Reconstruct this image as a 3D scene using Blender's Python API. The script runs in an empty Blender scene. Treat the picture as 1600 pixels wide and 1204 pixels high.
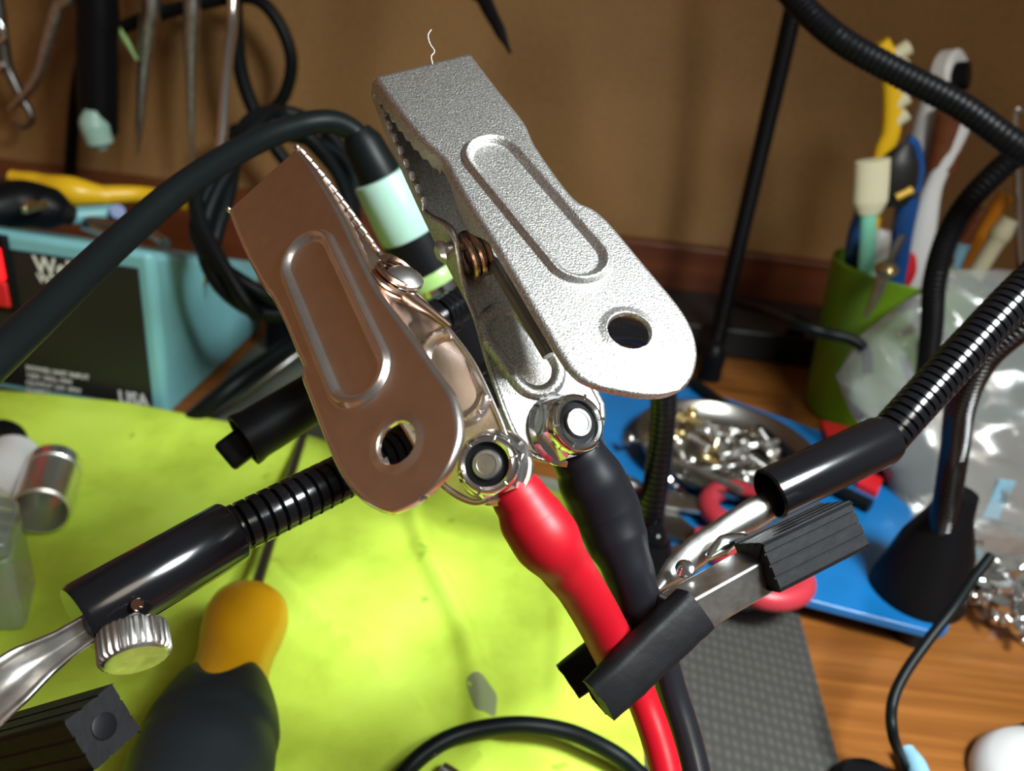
import bpy, bmesh, math, random
from mathutils import Vector, Matrix, noise
random.seed(7)
R = math.radians
# ------------------------------------------------------------------ camera
FPX, CX, CY = 1250.0, 800.0, 602.0
CAM = Vector((0, 0, .22)); PITCH, ROLL = R(27), R(7)
FW = Vector((0, math.cos(PITCH), -math.sin(PITCH)))
_u0 = Vector((0, math.sin(PITCH), math.cos(PITCH))); _r0 = Vector((1, 0, 0))
RT = _r0*math.cos(ROLL)+_u0*math.sin(ROLL)
UP = -_r0*math.sin(ROLL)+_u0*math.cos(ROLL)
SC = bpy.context.scene
COL = SC.collection
cd = bpy.data.cameras.new('camera'); cam = bpy.data.objects.new('camera', cd); COL.objects.link(cam)
cd.sensor_width = 36; cd.lens = 36*FPX/1600; cd.clip_start = .005; cd.clip_end = 20
cam.matrix_world = Matrix(((RT.x, UP.x, -FW.x, CAM.x), (RT.y, UP.y, -FW.y, CAM.y), (RT.z, UP.z, -FW.z, CAM.z), (0, 0, 0, 1)))
cd.dof.use_dof = True; cd.dof.focus_distance = .150; cd.dof.aperture_fstop = 28.125/1.7
SC.camera = cam
# ------------------------------------------------------------------ light
w = bpy.data.worlds.new('world'); SC.world = w; w.use_nodes = True
bg = w.node_tree.nodes['Background']; bg.inputs[0].default_value = (.30, .275, .25, 1); bg.inputs[1].default_value = .34
def area(name, loc, target, size, power, col, spread=180):
    l = bpy.data.lights.new(name, 'AREA'); l.shape = 'DISK'; l.size = size; l.energy = power; l.color = col; l.spread = R(spread)
    o = bpy.data.objects.new(name, l); COL.objects.link(o); o.location = loc
    o.rotation_euler = (Vector(target)-Vector(loc)).to_track_quat('-Z', 'Y').to_euler(); return o
area('bench_lamp', (.23, .02, .44), (-.03, .20, 0), .13, 1.95, (.90, .98, 1.0), 100)
area('fill_light', (.45, -.45, .95), (-.45, .30, .30), .4, 4.2, (1.0, .88, .72))  # added warm fill, aimed to brighten the side panel mirrored in the left clip
vs = SC.view_settings; vs.view_transform = 'Standard'; vs.look = 'None'; vs.gamma = 1; vs.use_curve_mapping = False
vs.exposure = 0.0

# ------------------------------------------------------------------ pixel -> place
def ray(px, py): return FW+RT*((px-CX)/FPX)-UP*((py-CY)/FPX)
def P(px, py, d): return CAM+ray(px, py)*d
def G(px, py, z=0.0):
    r = ray(px, py); return CAM+r*((z-CAM.z)/r.z)
def W(px, py, y):
    r = ray(px, py); return CAM+r*((y-CAM.y)/r.y)
def PL(px, py, o, n):
    r = ray(px, py); return CAM+r*((o-CAM).dot(n)/r.dot(n))
def camvec(x, y, z): return (RT*x-UP*y+FW*z)
def depth(p): return (p-CAM).dot(FW)
def pxm(px, d): return px/FPX*d

# ------------------------------------------------------------------ materials
MATS = {}
def mat(name, col, rough=.5, metal=0., spec=.5, coat=0., noise_amt=0., noise_scale=200., bump=0., bump_scale=400., trans=0., alpha=1., emit=None, sss=0, ior=1.45):
    if name in MATS: return MATS[name]
    m = bpy.data.materials.new(name); m.use_nodes = True; nt = m.node_tree; b = nt.nodes['Principled BSDF']
    b.inputs['Base Color'].default_value = (*col, 1); b.inputs['Roughness'].default_value = rough; b.inputs['Metallic'].default_value = metal
    b.inputs['Specular IOR Level'].default_value = spec; b.inputs['Coat Weight'].default_value = coat
    b.inputs['Transmission Weight'].default_value = trans; b.inputs['Alpha'].default_value = alpha; b.inputs['IOR'].default_value = ior
    if sss: b.inputs['Subsurface Weight'].default_value = sss; b.inputs['Subsurface Radius'].default_value = (.006, .006, .004); b.inputs['Subsurface Scale'].default_value = 1
    if emit: b.inputs['Emission Color'].default_value = (*emit[0], 1); b.inputs['Emission Strength'].default_value = emit[1]
    tc = nt.nodes.new('ShaderNodeTexCoord')
    if noise_amt:
        n = nt.nodes.new('ShaderNodeTexNoise'); n.inputs['Scale'].default_value = noise_scale; n.inputs['Detail'].default_value = 5
        nt.links.new(tc.outputs['Object'], n.inputs['Vector'])
        cr = nt.nodes.new('ShaderNodeValToRGB'); cr.color_ramp.elements[0].position = .3; cr.color_ramp.elements[1].position = .7
        cr.color_ramp.elements[0].color = (*[c*(1-noise_amt) for c in col], 1); cr.color_ramp.elements[1].color = (*[min(1, c*(1+noise_amt)) for c in col], 1)
        nt.links.new(n.outputs['Fac'], cr.inputs['Fac']); nt.links.new(cr.outputs[0], b.inputs['Base Color'])
    if bump:
        n2 = nt.nodes.new('ShaderNodeTexNoise'); n2.inputs['Scale'].default_value = bump_scale; n2.inputs['Detail'].default_value = 3
        nt.links.new(tc.outputs['Object'], n2.inputs['Vector'])
        bp = nt.nodes.new('ShaderNodeBump'); bp.inputs['Strength'].default_value = bump; bp.inputs['Distance'].default_value = .0004
        nt.links.new(n2.outputs['Fac'], bp.inputs['Height']); nt.links.new(bp.outputs[0], b.inputs['Normal'])
    MATS[name] = m; return m
def film(name, col, haze=.35, rough=.15):
    m = bpy.data.materials.new(name); m.use_nodes = True; nt = m.node_tree; nt.nodes.remove(nt.nodes['Principled BSDF'])
    out = nt.nodes['Material Output']
    tr = nt.nodes.new('ShaderNodeBsdfTransparent'); tr.inputs[0].default_value = (*[.75+.25*c for c in col], 1)
    di = nt.nodes.new('ShaderNodeBsdfDiffuse'); di.inputs[0].default_value = (*col, 1)
    tl = nt.nodes.new('ShaderNodeBsdfTranslucent'); tl.inputs[0].default_value = (*col, 1)
    gl = nt.nodes.new('ShaderNodeBsdfGlossy'); gl.inputs['Roughness'].default_value = rough
    m0 = nt.nodes.new('ShaderNodeMixShader'); m0.inputs[0].default_value = .4
    m1 = nt.nodes.new('ShaderNodeMixShader'); m1.inputs[0].default_value = haze
    m2 = nt.nodes.new('ShaderNodeMixShader')
    lw = nt.nodes.new('ShaderNodeFresnel'); lw.inputs[0].default_value = 1.45
    nt.links.new(di.outputs[0], m0.inputs[1]); nt.links.new(tl.outputs[0], m0.inputs[2])
    nt.links.new(tr.outputs[0], m1.inputs[1]); nt.links.new(m0.outputs[0], m1.inputs[2])
    nt.links.new(lw.outputs[0], m2.inputs[0]); nt.links.new(m1.outputs[0], m2.inputs[1]); nt.links.new(gl.outputs[0], m2.inputs[2])
    nt.links.new(m2.outputs[0], out.inputs[0]); return m

M_nickel = mat('satin_nickel', (.50, .49, .47), .40, 1., bump=.40, bump_scale=2800, noise_amt=.40, noise_scale=2600)
M_nickel2 = mat('smooth_nickel', (.80, .71, .66), .25, 1., bump=.06, bump_scale=1200, noise_amt=.06, noise_scale=300)
M_chrome = mat('chrome_steel', (.82, .84, .85), .13, 1.)
M_steel = mat('worn_steel', (.52, .51, .49), .33, 1., noise_amt=.25, noise_scale=300, bump=.12, bump_scale=500)
M_dsteel = mat('dark_steel', (.22, .21, .20), .35, 1.)
M_copper = mat('browned_steel', (.45, .30, .22), .25, 1.)
M_blackgl = mat('gloss_black', (.004, .004, .005), .17, spec=.4)
M_black = mat('matte_black', (.004, .004, .005), .42, spec=.18)
M_rubber = mat('black_rubber', (.006, .006, .007), .5, spec=.16, bump=.25, bump_scale=350, noise_amt=.2)
M_shrinkb = mat('black_heatshrink', (.006, .006, .008), .40, spec=.2, bump=.06, bump_scale=120)
M_shrinkr = mat('red_heatshrink', (.29, .003, .009), .44, spec=.28, bump=.06, bump_scale=120, sss=.05)
M_redcable = mat('red_cable', (.34, .004, .010), .28, spec=.35)
M_blkcable = mat('black_cable', (.008, .008, .010), .25)
M_cord = mat('dark_cord', (.004, .0055, .006), .42, spec=.16)
M_nylon = mat('black_nylon', (.004, .004, .005), .35, spec=.2)
M_blue = mat('blue_paint', (.006, .13, .36), .32, coat=.15, noise_amt=.12, noise_scale=40)
M_teal = mat('teal_plastic', (.17, .40, .43), .35, noise_amt=.06, noise_scale=60)
M_panel = mat('dark_panel', (.012, .012, .012), .45)
M_print = mat('white_print', (.62, .62, .58), .6)
M_yellow = mat('yellow_plastic', (.78, .46, .012), .33)
M_amber = mat('amber_handle', (.58, .29, .004), .3, sss=.25)
M_grip = mat('grip_rubber', (.010, .013, .015), .45, spec=.25, bump=.05, bump_scale=300)
M_green = mat('green_cup', (.15, .29, .010), .35)
M_mint = mat('mint_plastic', (.22, .62, .45), .4)
M_mintw = mat('pale_mint', (.33, .52, .44), .35, sss=.3)
M_limeband = mat('lime_plastic', (.26, .42, .14), .35)
M_white = mat('white_plastic', (.66, .66, .66), .4)
M_cream = mat('cream_plastic', (.66, .62, .42), .5)
M_red = mat('red_plastic', (.42, .03, .045), .4)
M_redb = mat('bright_red', (.6, .015, .02), .4)
M_orange = mat('orange_paint', (.62, .22, .008), .4)
M_bluep = mat('blue_plastic', (.01, .07, .26), .35)
M_lglow = mat('red_lamp', (.6, .01, .01), .3, emit=((1, .01, .015), 1.6))
M_brass = mat('brass', (.75, .62, .33), .25, 1.)
M_film = film('clear_film', (.80, .86, .86), .27)
M_film2 = film('thin_clear_film', (.8, .84, .84), .05)
M_boxfilm = film('clear_box', (.75, .9, .8), .30)
M_ledblue = mat('paleblue', (.25, .48, .62), .4)

# wood / wall / mat / cloth
def surf(name, build):
    m = bpy.data.materials.new(name); m.use_nodes = True; nt = m.node_tree; b = nt.nodes['Principled BSDF']
    tc = nt.nodes.new('ShaderNodeTexCoord'); build(nt, b, tc); return m
def nz(nt, vec, scale, detail=4, rough=.5):
    n = nt.nodes.new('ShaderNodeTexNoise'); n.inputs['Scale'].default_value = scale; n.inputs['Detail'].default_value = detail; n.inputs['Roughness'].default_value = rough
    nt.links.new(vec, n.inputs['Vector']); return n
def ramp(nt, fac, stops):
    c = nt.nodes.new('ShaderNodeValToRGB'); e = c.color_ramp.elements
    while len(e) < len(stops): e.new(.5)
    for k, (p, col) in enumerate(stops): e[k].position = p; e[k].color = (*col, 1)
    nt.links.new(fac, c.inputs['Fac']); return c
def bumpn(nt, b, h, s, d=.001):
    bp = nt.nodes.new('ShaderNodeBump'); bp.inputs['Strength'].default_value = s; bp.inputs['Distance'].default_value = d
    nt.links.new(h, bp.inputs['Height']); nt.links.new(bp.outputs[0], b.inputs['Normal'])
def mapping(nt, vec, sc, rot=(0, 0, 0)):
    mp = nt.nodes.new('ShaderNodeMapping'); mp.inputs['Scale'].default_value = sc; mp.inputs['Rotation'].default_value = rot
    nt.links.new(vec, mp.inputs['Vector']); return mp.outputs[0]
def b_wood(nt, b, tc):
    v = mapping(nt, tc.outputs['Object'], (3, 60, 10)); n = nz(nt, v, 3.5, 6)
    c = ramp(nt, n.outputs['Fac'], [(.3, (.17, .055, .010)), (.55, (.26, .093, .018)), (.75, (.32, .123, .027))])
    nt.links.new(c.outputs[0], b.inputs['Base Color']); b.inputs['Roughness'].default_value = .35
M_wood = surf('desk_wood', b_wood)
def b_wall(nt, b, tc):
    n = nz(nt, tc.outputs['Object'], 9, 3); n2 = nz(nt, tc.outputs['Object'], 260, 3)
    mx = nt.nodes.new('ShaderNodeMix'); mx.data_type = 'FLOAT'; mx.inputs[0].default_value = .4
    nt.links.new(n.outputs['Fac'], mx.inputs[2]); nt.links.new(n2.outputs['Fac'], mx.inputs[3])
    c = ramp(nt, mx.outputs[0], [(.3, (.20, .10, .030)), (.7, (.31, .165, .054))])
    nt.links.new(c.outputs[0], b.inputs['Base Color']); b.inputs['Roughness'].default_value = .7
M_wall = surf('brown_hardboard', b_wall)
def b_trim(nt, b, tc):
    v = mapping(nt, tc.outputs['Object'], (3, 10, 50)); n = nz(nt, v, 3, 5)
    c = ramp(nt, n.outputs['Fac'], [(.3, (.10, .026, .009)), (.7, (.17, .048, .016))])
    nt.links.new(c.outputs[0], b.inputs['Base Color']); b.inputs['Roughness'].default_value = .4
def b_side(nt, b, tc):
    v = mapping(nt, tc.outputs['Object'], (10, 6, 40)); n = nz(nt, v, 3, 5)
    c = ramp(nt, n.outputs['Fac'], [(.3, (.30, .14, .065)), (.7, (.46, .23, .11))])
    nt.links.new(c.outputs[0], b.inputs['Base Color']); b.inputs['Roughness'].default_value = .5
M_side = surf('orange_brown_panel', b_side)
M_trim = surf('red_brown_wood', b_trim)
def b_mat(nt, b, tc):
    v = mapping(nt, tc.outputs['Object'], (330, 200, 1), (0, 0, R(8)))
    vo = nt.nodes.new('ShaderNodeTexVoronoi'); vo.inputs['Scale'].default_value = 1.0; vo.inputs['Randomness'].default_value = .15
    nt.links.new(v, vo.inputs['Vector'])
    n = nz(nt, tc.outputs['Object'], 30, 4)
    c = ramp(nt, vo.outputs['Distance'], [(.0, (.075, .072, .062)), (.25, (.052, .050, .044)), (.5, (.036, .035, .031))])
    nt.links.new(c.outputs[0], b.inputs['Base Color']); b.inputs['Roughness'].default_value = .6
    bumpn(nt, b, vo.outputs['Distance'], -.35, .002)
M_mat = surf('grey_rubber_mat', b_mat)
def b_cloth(nt, b, tc):
    n = nz(nt, tc.outputs['Object'], 22, 5, .6); n2 = nz(nt, tc.outputs['Object'], 75, 3); n3 = nz(nt, tc.outputs['Object'], 1600, 2)
    c = ramp(nt, n.outputs['Fac'], [(.30, (.34, .46, .035)), (.55, (.52, .70, .07)), (.8, (.57, .76, .11))])
    c2 = ramp(nt, n2.outputs['Fac'], [(.23, (.30, .34, .16)), (.31, (1, 1, 1))])
    mx = nt.nodes.new('ShaderNodeMix'); mx.data_type = 'RGBA'; mx.blend_type = 'MULTIPLY'; mx.inputs[0].default_value = .75
    nt.links.new(c.outputs[0], mx.inputs[6]); nt.links.new(c2.outputs[0], mx.inputs[7])
    nt.links.new(mx.outputs[2], b.inputs['Base Color']); b.inputs['Roughness'].default_value = .75; b.inputs['Specular IOR Level'].default_value = .2
    bumpn(nt, b, n3.outputs['Fac'], .25, .0006)
M_cloth = surf('lime_cloth', b_cloth)

# ------------------------------------------------------------------ objects
ORG = {}
def tag(o, label=None, cat=None, group=None, kind=None):
    if label: o['label'] = label
    if cat: o['category'] = cat
    if group: o['group'] = group
    if kind: o['kind'] = kind
    return o
def thing(name, label, cat, loc, group=None):
    o = bpy.data.objects.new(name, None); o.empty_display_size = .01; COL.objects.link(o); o.location = loc
    ORG[o] = Vector(loc); return tag(o, label, cat, group)
def obj(name, vf, m, parent=None, smooth=True, bevel=0, org=None, solid=0, sub=0):
    v, f = vf
    o0 = ORG[parent] if parent is not None else (Vector(org) if org is not None else Vector((0, 0, 0)))
    me = bpy.data.meshes.new(name); me.from_pydata([Vector(p)-o0 for p in v], [], f); me.update()
    bm = bmesh.new(); bm.from_mesh(me); bmesh.ops.recalc_face_normals(bm, faces=bm.faces); bm.to_mesh(me); bm.free()
    if smooth:
        for p in me.polygons: p.use_smooth = True
        try: me.set_sharp_from_angle(angle=R(38))
        except Exception: pass
    me.materials.append(m)
    o = bpy.data.objects.new(name, me); COL.objects.link(o)
    ORG[o] = o0
    if parent is not None: o.parent = parent
    else: o.location = o0
    if solid:
        s = o.modifiers.new('solid', 'SOLIDIFY'); s.thickness = solid; s.offset = -1
    if bevel:
        bv = o.modifiers.new('bevel', 'BEVEL'); bv.width = bevel; bv.segments = 2; bv.limit_method = 'ANGLE'; bv.angle_limit = R(35)
    return o
def join(*parts):
    V, F = [], []
    for v, f in parts:
        k = len(V); V += list(v); F += [tuple(i+k for i in q) for q in f]
    return V, F
def smooth_path(pts, per=8):
    pts = [Vector(p) for p in pts]; n = len(pts)
    if n < 3: return pts
    out = []
    for i in range(n-1):
        p0 = pts[i-1] if i else pts[0]*2-pts[1]; p1 = pts[i]; p2 = pts[i+1]; p3 = pts[i+2] if i+2 < n else pts[-1]*2-pts[-2]
        for k in range(per):
            t = k/per
            out.append(.5*((2*p1)+(p2-p0)*t+(2*p0-5*p1+4*p2-p3)*t*t+(3*p1-p0-3*p2+p3)*t**3))
    out.append(pts[-1]); return out
def resample(pts, step):
    out = [pts[0]]; acc = 0
    for a, b in zip(pts, pts[1:]):
        L = (b-a).length
        if L == 0: continue
        t = step-acc
        while t <= L:
            out.append(a+(b-a)*(t/L)); t += step
        acc = (acc+L) % step
    out.append(pts[-1]); return out
def frames(pts):
    n = len(pts); T = []
    for i in range(n):
        a = pts[max(0, i-1)]; b = pts[min(n-1, i+1)]; d = b-a
        T.append(d.normalized() if d.length > 0 else Vector((0, 0, 1)))
    ref = Vector((0, 0, 1)) if abs(T[0].z) < .9 else Vector((1, 0, 0))
    N = (ref-T[0]*ref.dot(T[0])).normalized(); out = []
    for i in range(n):
        N = (N-T[i]*N.dot(T[i])); N.normalize(); out.append((T[i], N, T[i].cross(N)))
    return out
def sweep(pts, rads, n=12, cap=True, squash=None):
    fr = frames(pts); V, F = [], []
    for i, p in enumerate(pts):
        r = rads[i] if hasattr(rads, '__len__') else rads
        _, N, B = fr[i]
        for k in range(n):
            a = 2*math.pi*k/n; V.append(p+N*(r*math.cos(a))+B*(r*math.sin(a)*(squash or 1)))
    for i in range(len(pts)-1):
        for k in range(n):
            a = i*n+k; b = i*n+(k+1) % n; F.append((a, b, b+n, a+n))
    if cap:
        F.append(tuple(reversed(range(n)))); F.append(tuple(range((len(pts)-1)*n, len(pts)*n)))
    return V, F
def tube(pts, r, n=12, per=8, cap=True):
    """pts: world points, r scalar or one radius per control point"""
    sp = smooth_path(pts, per)
    if hasattr(r, '__len__'):
        rr = []
        for i in range(len(sp)):
            t = i/per; k = min(int(t), len(r)-2) if len(sp) > 2 else 0; u = t-k
            if len(sp) == 2: rr.append(r[i]); continue
            u = u*u*(3-2*u); rr.append(r[k]*(1-u)+r[k+1]*u)
        r = rr
    return sweep(sp, r, n, cap)
def ribbed(pts, r, pitch=.0022, depthf=.12, n=20, per=12):
    sp = resample(smooth_path(pts, per), pitch/6)
    rr = [r*(1-depthf*(abs(math.sin(math.pi*i/6)) < .3)) for i in range(len(sp))]
    return sweep(sp, rr, n)
def basis(axis, hint=(0, 0, 1)):
    a = Vector(axis).normalized(); h = Vector(hint)
    if abs(a.dot(h.normalized())) > .98: h = Vector((1, 0, 0))
    x = (h-a*h.dot(a)).normalized(); return a, x, a.cross(x)
def lathe(prof, p0, axis, n=24, cap=True, hint=(0, 0, 1), fn=None):
    """prof: list of (height along axis, radius)"""
    a, x, y = basis(axis, hint); V, F = [], []
    for h, r in prof:
        for k in range(n):
            t = 2*math.pi*k/n; rr = r*(fn(t, h) if fn else 1); V.append(Vector(p0)+a*h+x*(rr*math.cos(t))+y*(rr*math.sin(t)))
    for i in range(len(prof)-1):
        for k in range(n):
            q = i*n+k; b = i*n+(k+1) % n; F.append((q, b, b+n, q+n))
    if cap: F.append(tuple(reversed(range(n)))); F.append(tuple(range((len(prof)-1)*n, len(prof)*n)))
    return V, F
def cyl(p0, p1, r, n=20, r2=None):
    p0 = Vector(p0); p1 = Vector(p1); L = (p1-p0).length
    return lathe([(0, r), (L, r if r2 is None else r2)], p0, p1-p0, n)
def hexnut(p0, axis, r, h, hint=(0, 0, 1)):
    return lathe([(0, r), (h, r)], p0, axis, 6, True, hint)
def prism(poly, o, ex, ey, ez, h):
    """extrude polygon (in ex,ey) along ez by h"""
    n = len(poly); V = [o+ex*x+ey*y for x, y in poly]+[o+ex*x+ey*y+ez*h for x, y in poly]
    F = [tuple(reversed(range(n))), tuple(range(n, 2*n))]+[(k, (k+1) % n, n+(k+1) % n, n+k) for k in range(n)]
    return V, F
def obox(c, ax, ay, az, sx, sy, sz):
    c = Vector(c); V = []
    for i in (-1, 1):
        for j in (-1, 1):
            for k in (-1, 1): V.append(c+ax*(i*sx/2)+ay*(j*sy/2)+az*(k*sz/2))
    return V, [(0, 1, 3, 2), (4, 6, 7, 5), (0, 4, 5, 1), (2, 3, 7, 6), (0, 2, 6, 4), (1, 5, 7, 3)]
def wbox(x0, x1, y0, y1, z0, z1):
    X, Y, Z = Vector((1, 0, 0)), Vector((0, 1, 0)), Vector((0, 0, 1))
    return obox(((x0+x1)/2, (y0+y1)/2, (z0+z1)/2), X, Y, Z, x1-x0, y1-y0, z1-z0)
def bar(p0, p1, wdt, hgt, side):
    """box beam from p0 to p1; side = approx direction of width"""
    a, x, y = basis(Vector(p1)-Vector(p0), side); L = (Vector(p1)-Vector(p0)).length
    return obox((Vector(p0)+Vector(p1))/2, a, x, y, L, wdt, hgt)
def extrude_ground(pxpoly, z0, z1):
    pts = [G(x, y, z1) for x, y in pxpoly]
    return prism([(p.x, p.y) for p in pts], Vector((0, 0, z0)), Vector((1, 0, 0)), Vector((0, 1, 0)), Vector((0, 0, 1)), z1-z0)
def lerp_table(tab, x):
    if x <= tab[0][0]: return tab[0][1]
    for (a, b), (c, d) in zip(tab, tab[1:]):
        if x <= c: return b+(d-b)*(x-a)/(c-a) if c > a else d
    return tab[-1][1]

# ================================================================== THE SETTING
WY = .60
tag(obj('desk', wbox(-.45, .75, -.12, WY-.0005, -.028, 0), M_wood, bevel=.002, org=(0, .24, -.028)), 'orange-brown wooden desk top under all the tools', 'desk')
tag(obj('wall_back', wbox(-.9, .9, WY, WY+.02, -.03, .75), M_wall, org=(0, WY, 0)), 'brown hardboard wall panel behind the bench', None, kind='structure')
tag(obj('trim_1', wbox(-.4495, .75, WY-.014, WY, .0003, .054), M_trim, bevel=.001, org=(0, WY, 0)), 'reddish brown wood strip along the foot of the wall', None, kind='structure')

tag(obj('reflection_panel', wbox(-.47, -.45, -.25, WY, -.03, .75), M_side, org=(-.45, .2, 0)), 'unseen orange-brown side panel added for the brown reflection in the left clip', None, kind='structure')  # out of view, added so the left clip mirrors warm brown
# grey mat under cloth and blue base
gm = [G(1238, 930), G(1316, 1225)]
d = (gm[1]-gm[0]).normalized()
p_tr = gm[0]-d*.03; p_br = gm[1]+d*.08
V = [p_tr, p_br, Vector((-.12, p_br.y, 0)), Vector((-.12, p_tr.y, 0))]
tag(obj('rubber_mat', prism([(p.x, p.y) for p in V], Vector((0, 0, 0)), Vector((1, 0, 0)), Vector((0, 1, 0)), Vector((0, 0, 1)), .0016), M_mat, smooth=False, org=V[0]),
    'grey rubber work mat with fine raised dots, partly under the lime cloth', 'mat')

# lime cloth -----------------------------------------------------------------
HGT = [None]
def build_cloth():
    px = [(-260, 604), (-60, 606), (120, 620), (230, 634), (330, 658), (450, 690), (600, 722), (760, 745), (868, 768), (925, 805), (955, 860), (972, 930), (988, 1030), (1003, 1150), (1010, 1300), (1000, 1500), (400, 1700), (-500, 1700), (-520, 1000)]
    poly = [G(x, y, .004) for x, y in px]
    for k in range(6): poly[k] = G(px[k][0], px[k][1], (.011, .011, .011, .011, .0095, .006)[k])
    for q in poly[:6]: print('cloth back edge', [round(c_, 4) for c_ in q])
    poly = smooth_path(poly+[poly[0]], 6)[:-1]
    c = sum(poly, Vector())/len(poly)
    creases = [([G(640, 800), G(665, 880), G(700, 950), G(728, 1010), G(745, 1090), G(750, 1200)], .0042, .0040),
               ([G(420, 900), G(520, 1000), G(590, 1060), G(640, 1110), G(670, 1180)], .0038, .0040),
               ([G(860, 900), G(875, 1000), G(870, 1100)], .0018, .004),
               ([G(480, 720), G(560, 790), G(640, 800)], .0018, .005)]
    def hgt(p, edge):
        h = .0032+.0012*noise.noise(Vector((p.x*16, p.y*16, 0)))+.0006*noise.noise(Vector((p.x*50, p.y*50, 3)))
        for line, hh, wd in creases:
            dm = 9
            for a, b in zip(line, line[1:]):
                ab = b-a; t = max(0, min(1, ((p-a).xy.dot(ab.xy))/ab.xy.length_squared)); dm = min(dm, ((p-a-ab*t).xy).length)
            h += hh*math.exp(-(dm/wd)**2)
        if p.x < -.03:
            e_ = max(0, min(1, (p.y-.285)/.045)); h += .0075*e_*e_*(3-2*e_)*max(0, min(1, (-.03-p.x)/.07))
        return max(.0022, h)
    HGT[0] = hgt
    rings = 90; V, F = [], []; n = len(poly)
    for i in range(rings+1):
        s = (i/rings)
        for p in poly:
            q = c+(p-c)*s; q.z = hgt(q, s)
            V.append(q)
    for i in range(rings):
        for k in range(n):
            a = i*n+k; b = i*n+(k+1) % n; F.append((a, b, b+n, a+n))
    return V, F
cl = obj('cloth', build_cloth(), M_cloth, org=G(400, 900)); tag(cl, 'stained lime green cloth spread flat on the bench', 'cloth')
cl.modifiers.new('solid', 'SOLIDIFY').thickness = .0008
CZ = .004

# ================================================================== BATTERY CLIPS
def clip_plate(name, parent, O, t, a, n, Lp, Rp, hole, oval, fl, m, vmin=0., flipn=1, thick=.0011, tiproll=.0012):
    """sheet-metal jaw: O origin (tip), t across, a along, n outward normal; Lp/Rp = (v,u) tables; hole=(u,v,r); oval=((u,v),(u,v),r_in,r_out,h); fl=function(v, side)->flange depth"""
    vmax = max(Lp[-1][0], Rp[-1][0]); rows = []
    N = 400
    for i in range(N+1):
        s = i/N; rows.append(vmin+(vmax-vmin)*(s if s < .9 else .9+.1*math.sin((s-.9)/.1*math.pi/2)))
    NC = 104; NF = 7; NR = 5; rr = .0012
    V = []; F = []; inside = {}
    prev = None
    for i, v in enumerate(rows):
        L = lerp_table(Lp, v); Rr = lerp_table(Rp, v)
        row = []
        half = max(1e-5, (Rr-L)/2); re = min(rr, half*.8)
        prof = []
        fdl = max(fl(v, -1), re+.0001); fdr = max(fl(v, 1), re+.0001)
        for k in range(NF): prof.append((L, -(fdl-(fdl-re)*k/NF)))
        for k in range(NR): th = math.pi/2*k/NR; prof.append((L+re*(1-math.cos(th)), -re+re*math.sin(th)))
        for k in range(NC+1): prof.append((L+re+(Rr-L-2*re)*k/NC, 0))
        for k in range(NR-1, -1, -1): th = math.pi/2*k/NR; prof.append((Rr-re*(1-math.cos(th)), -re+re*math.sin(th)))
        for k in range(NF-1, -1, -1): prof.append((Rr, -(fdr-(fdr-re)*k/NF)))
        tip = 0
        if v-vmin < tiproll:
            q = 1-(v-vmin)/tiproll; tip = -tiproll*(1-math.sqrt(max(0, 1-q*q)))
        for j, (u, ww) in enumerate(prof):
            flat = NF+NR <= j <= NF+NR+NC
            if oval and flat:
                (u0, v0), (u1, v1), ri, ro, hh = oval
                du, dv = u1-u0, v1-v0; tt = max(0, min(1, ((u-u0)*du+(v-v0)*dv)/(du*du+dv*dv)))
                dd = math.hypot(u-u0-du*tt, v-v0-dv*tt)
                if dd < ro:
                    s = (dd-ri)/(ro-ri)
                    if s < 0: ww += hh*.0
                    elif s < .22: ww += hh*.5*(s/.22)
                    elif s < .62: ww += hh*(.5+.5*math.sin(math.pi/2*(s-.22)/.40))
                    else: ww += hh*(.5+.5*math.cos(math.pi*(s-.62)/.38))
            if hole and flat:
                hu, hv, hr = hole; dd = math.hypot(u-hu, v-hv)
                if dd < hr*1.35: ww += .00035*(1-max(0, (dd-hr))/(hr*.35)) if dd > hr else .00035
                if dd < hr*.999:
                    inside[len(V)] = True
                    k2 = hr/max(dd, 1e-6); u = hu+(u-hu)*k2; v2 = hv+(v-hv)*k2
                    V.append(O+t*u+a*v2+n*(ww+tip)); row.append(len(V)-1); continue
            V.append(O+t*u+a*v+n*(ww+tip)); row.append(len(V)-1)
        if prev:
            for j in range(len(row)-1):
                q = (prev[j], prev[j+1], row[j+1], row[j])
                if all(x in inside for x in q): continue
                F.append(q)
        prev = row
    used = set(i for q in F for i in q); mp = {}; V2 = []
    for i, p in enumerate(V):
        if i in used: mp[i] = len(V2); V2.append(p)
    F2 = [tuple(mp[i] for i in q) for q in F]
    me = bpy.data.meshes.new(name); o0 = ORG[parent]; me.from_pydata([p-o0 for p in V2], [], F2); me.update()
    bm = bmesh.new(); bm.from_mesh(me); bmesh.ops.remove_doubles(bm, verts=bm.verts, dist=1e-6)
    bmesh.ops.dissolve_degenerate(bm, edges=bm.edges, dist=1e-6); bmesh.ops.recalc_face_normals(bm, faces=bm.faces)
    # make the dominant normal point along n
    sgn = sum(f.normal.dot(n)*f.calc_area() for f in bm.faces)
    if sgn < 0: bmesh.ops.reverse_faces(bm, faces=bm.faces)
    bm.to_mesh(me); bm.free()
    for p in me.polygons: p.use_smooth = True
    try: me.set_sharp_from_angle(angle=R(50))
    except Exception: pass
    me.materials.append(m); o = bpy.data.objects.new(name, me); COL.objects.link(o); o.parent = parent; ORG[o] = o0
    s = o.modifiers.new('solid', 'SOLIDIFY'); s.thickness = thick; s.offset = -1
    return o
def frame_tab(pxs, O, t, a, n):
    out = []
    for x, y in pxs:
        q = PL(x, y, O, n)-O; out.append((q.dot(a), q.dot(t)))
    out.sort(); return out
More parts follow.
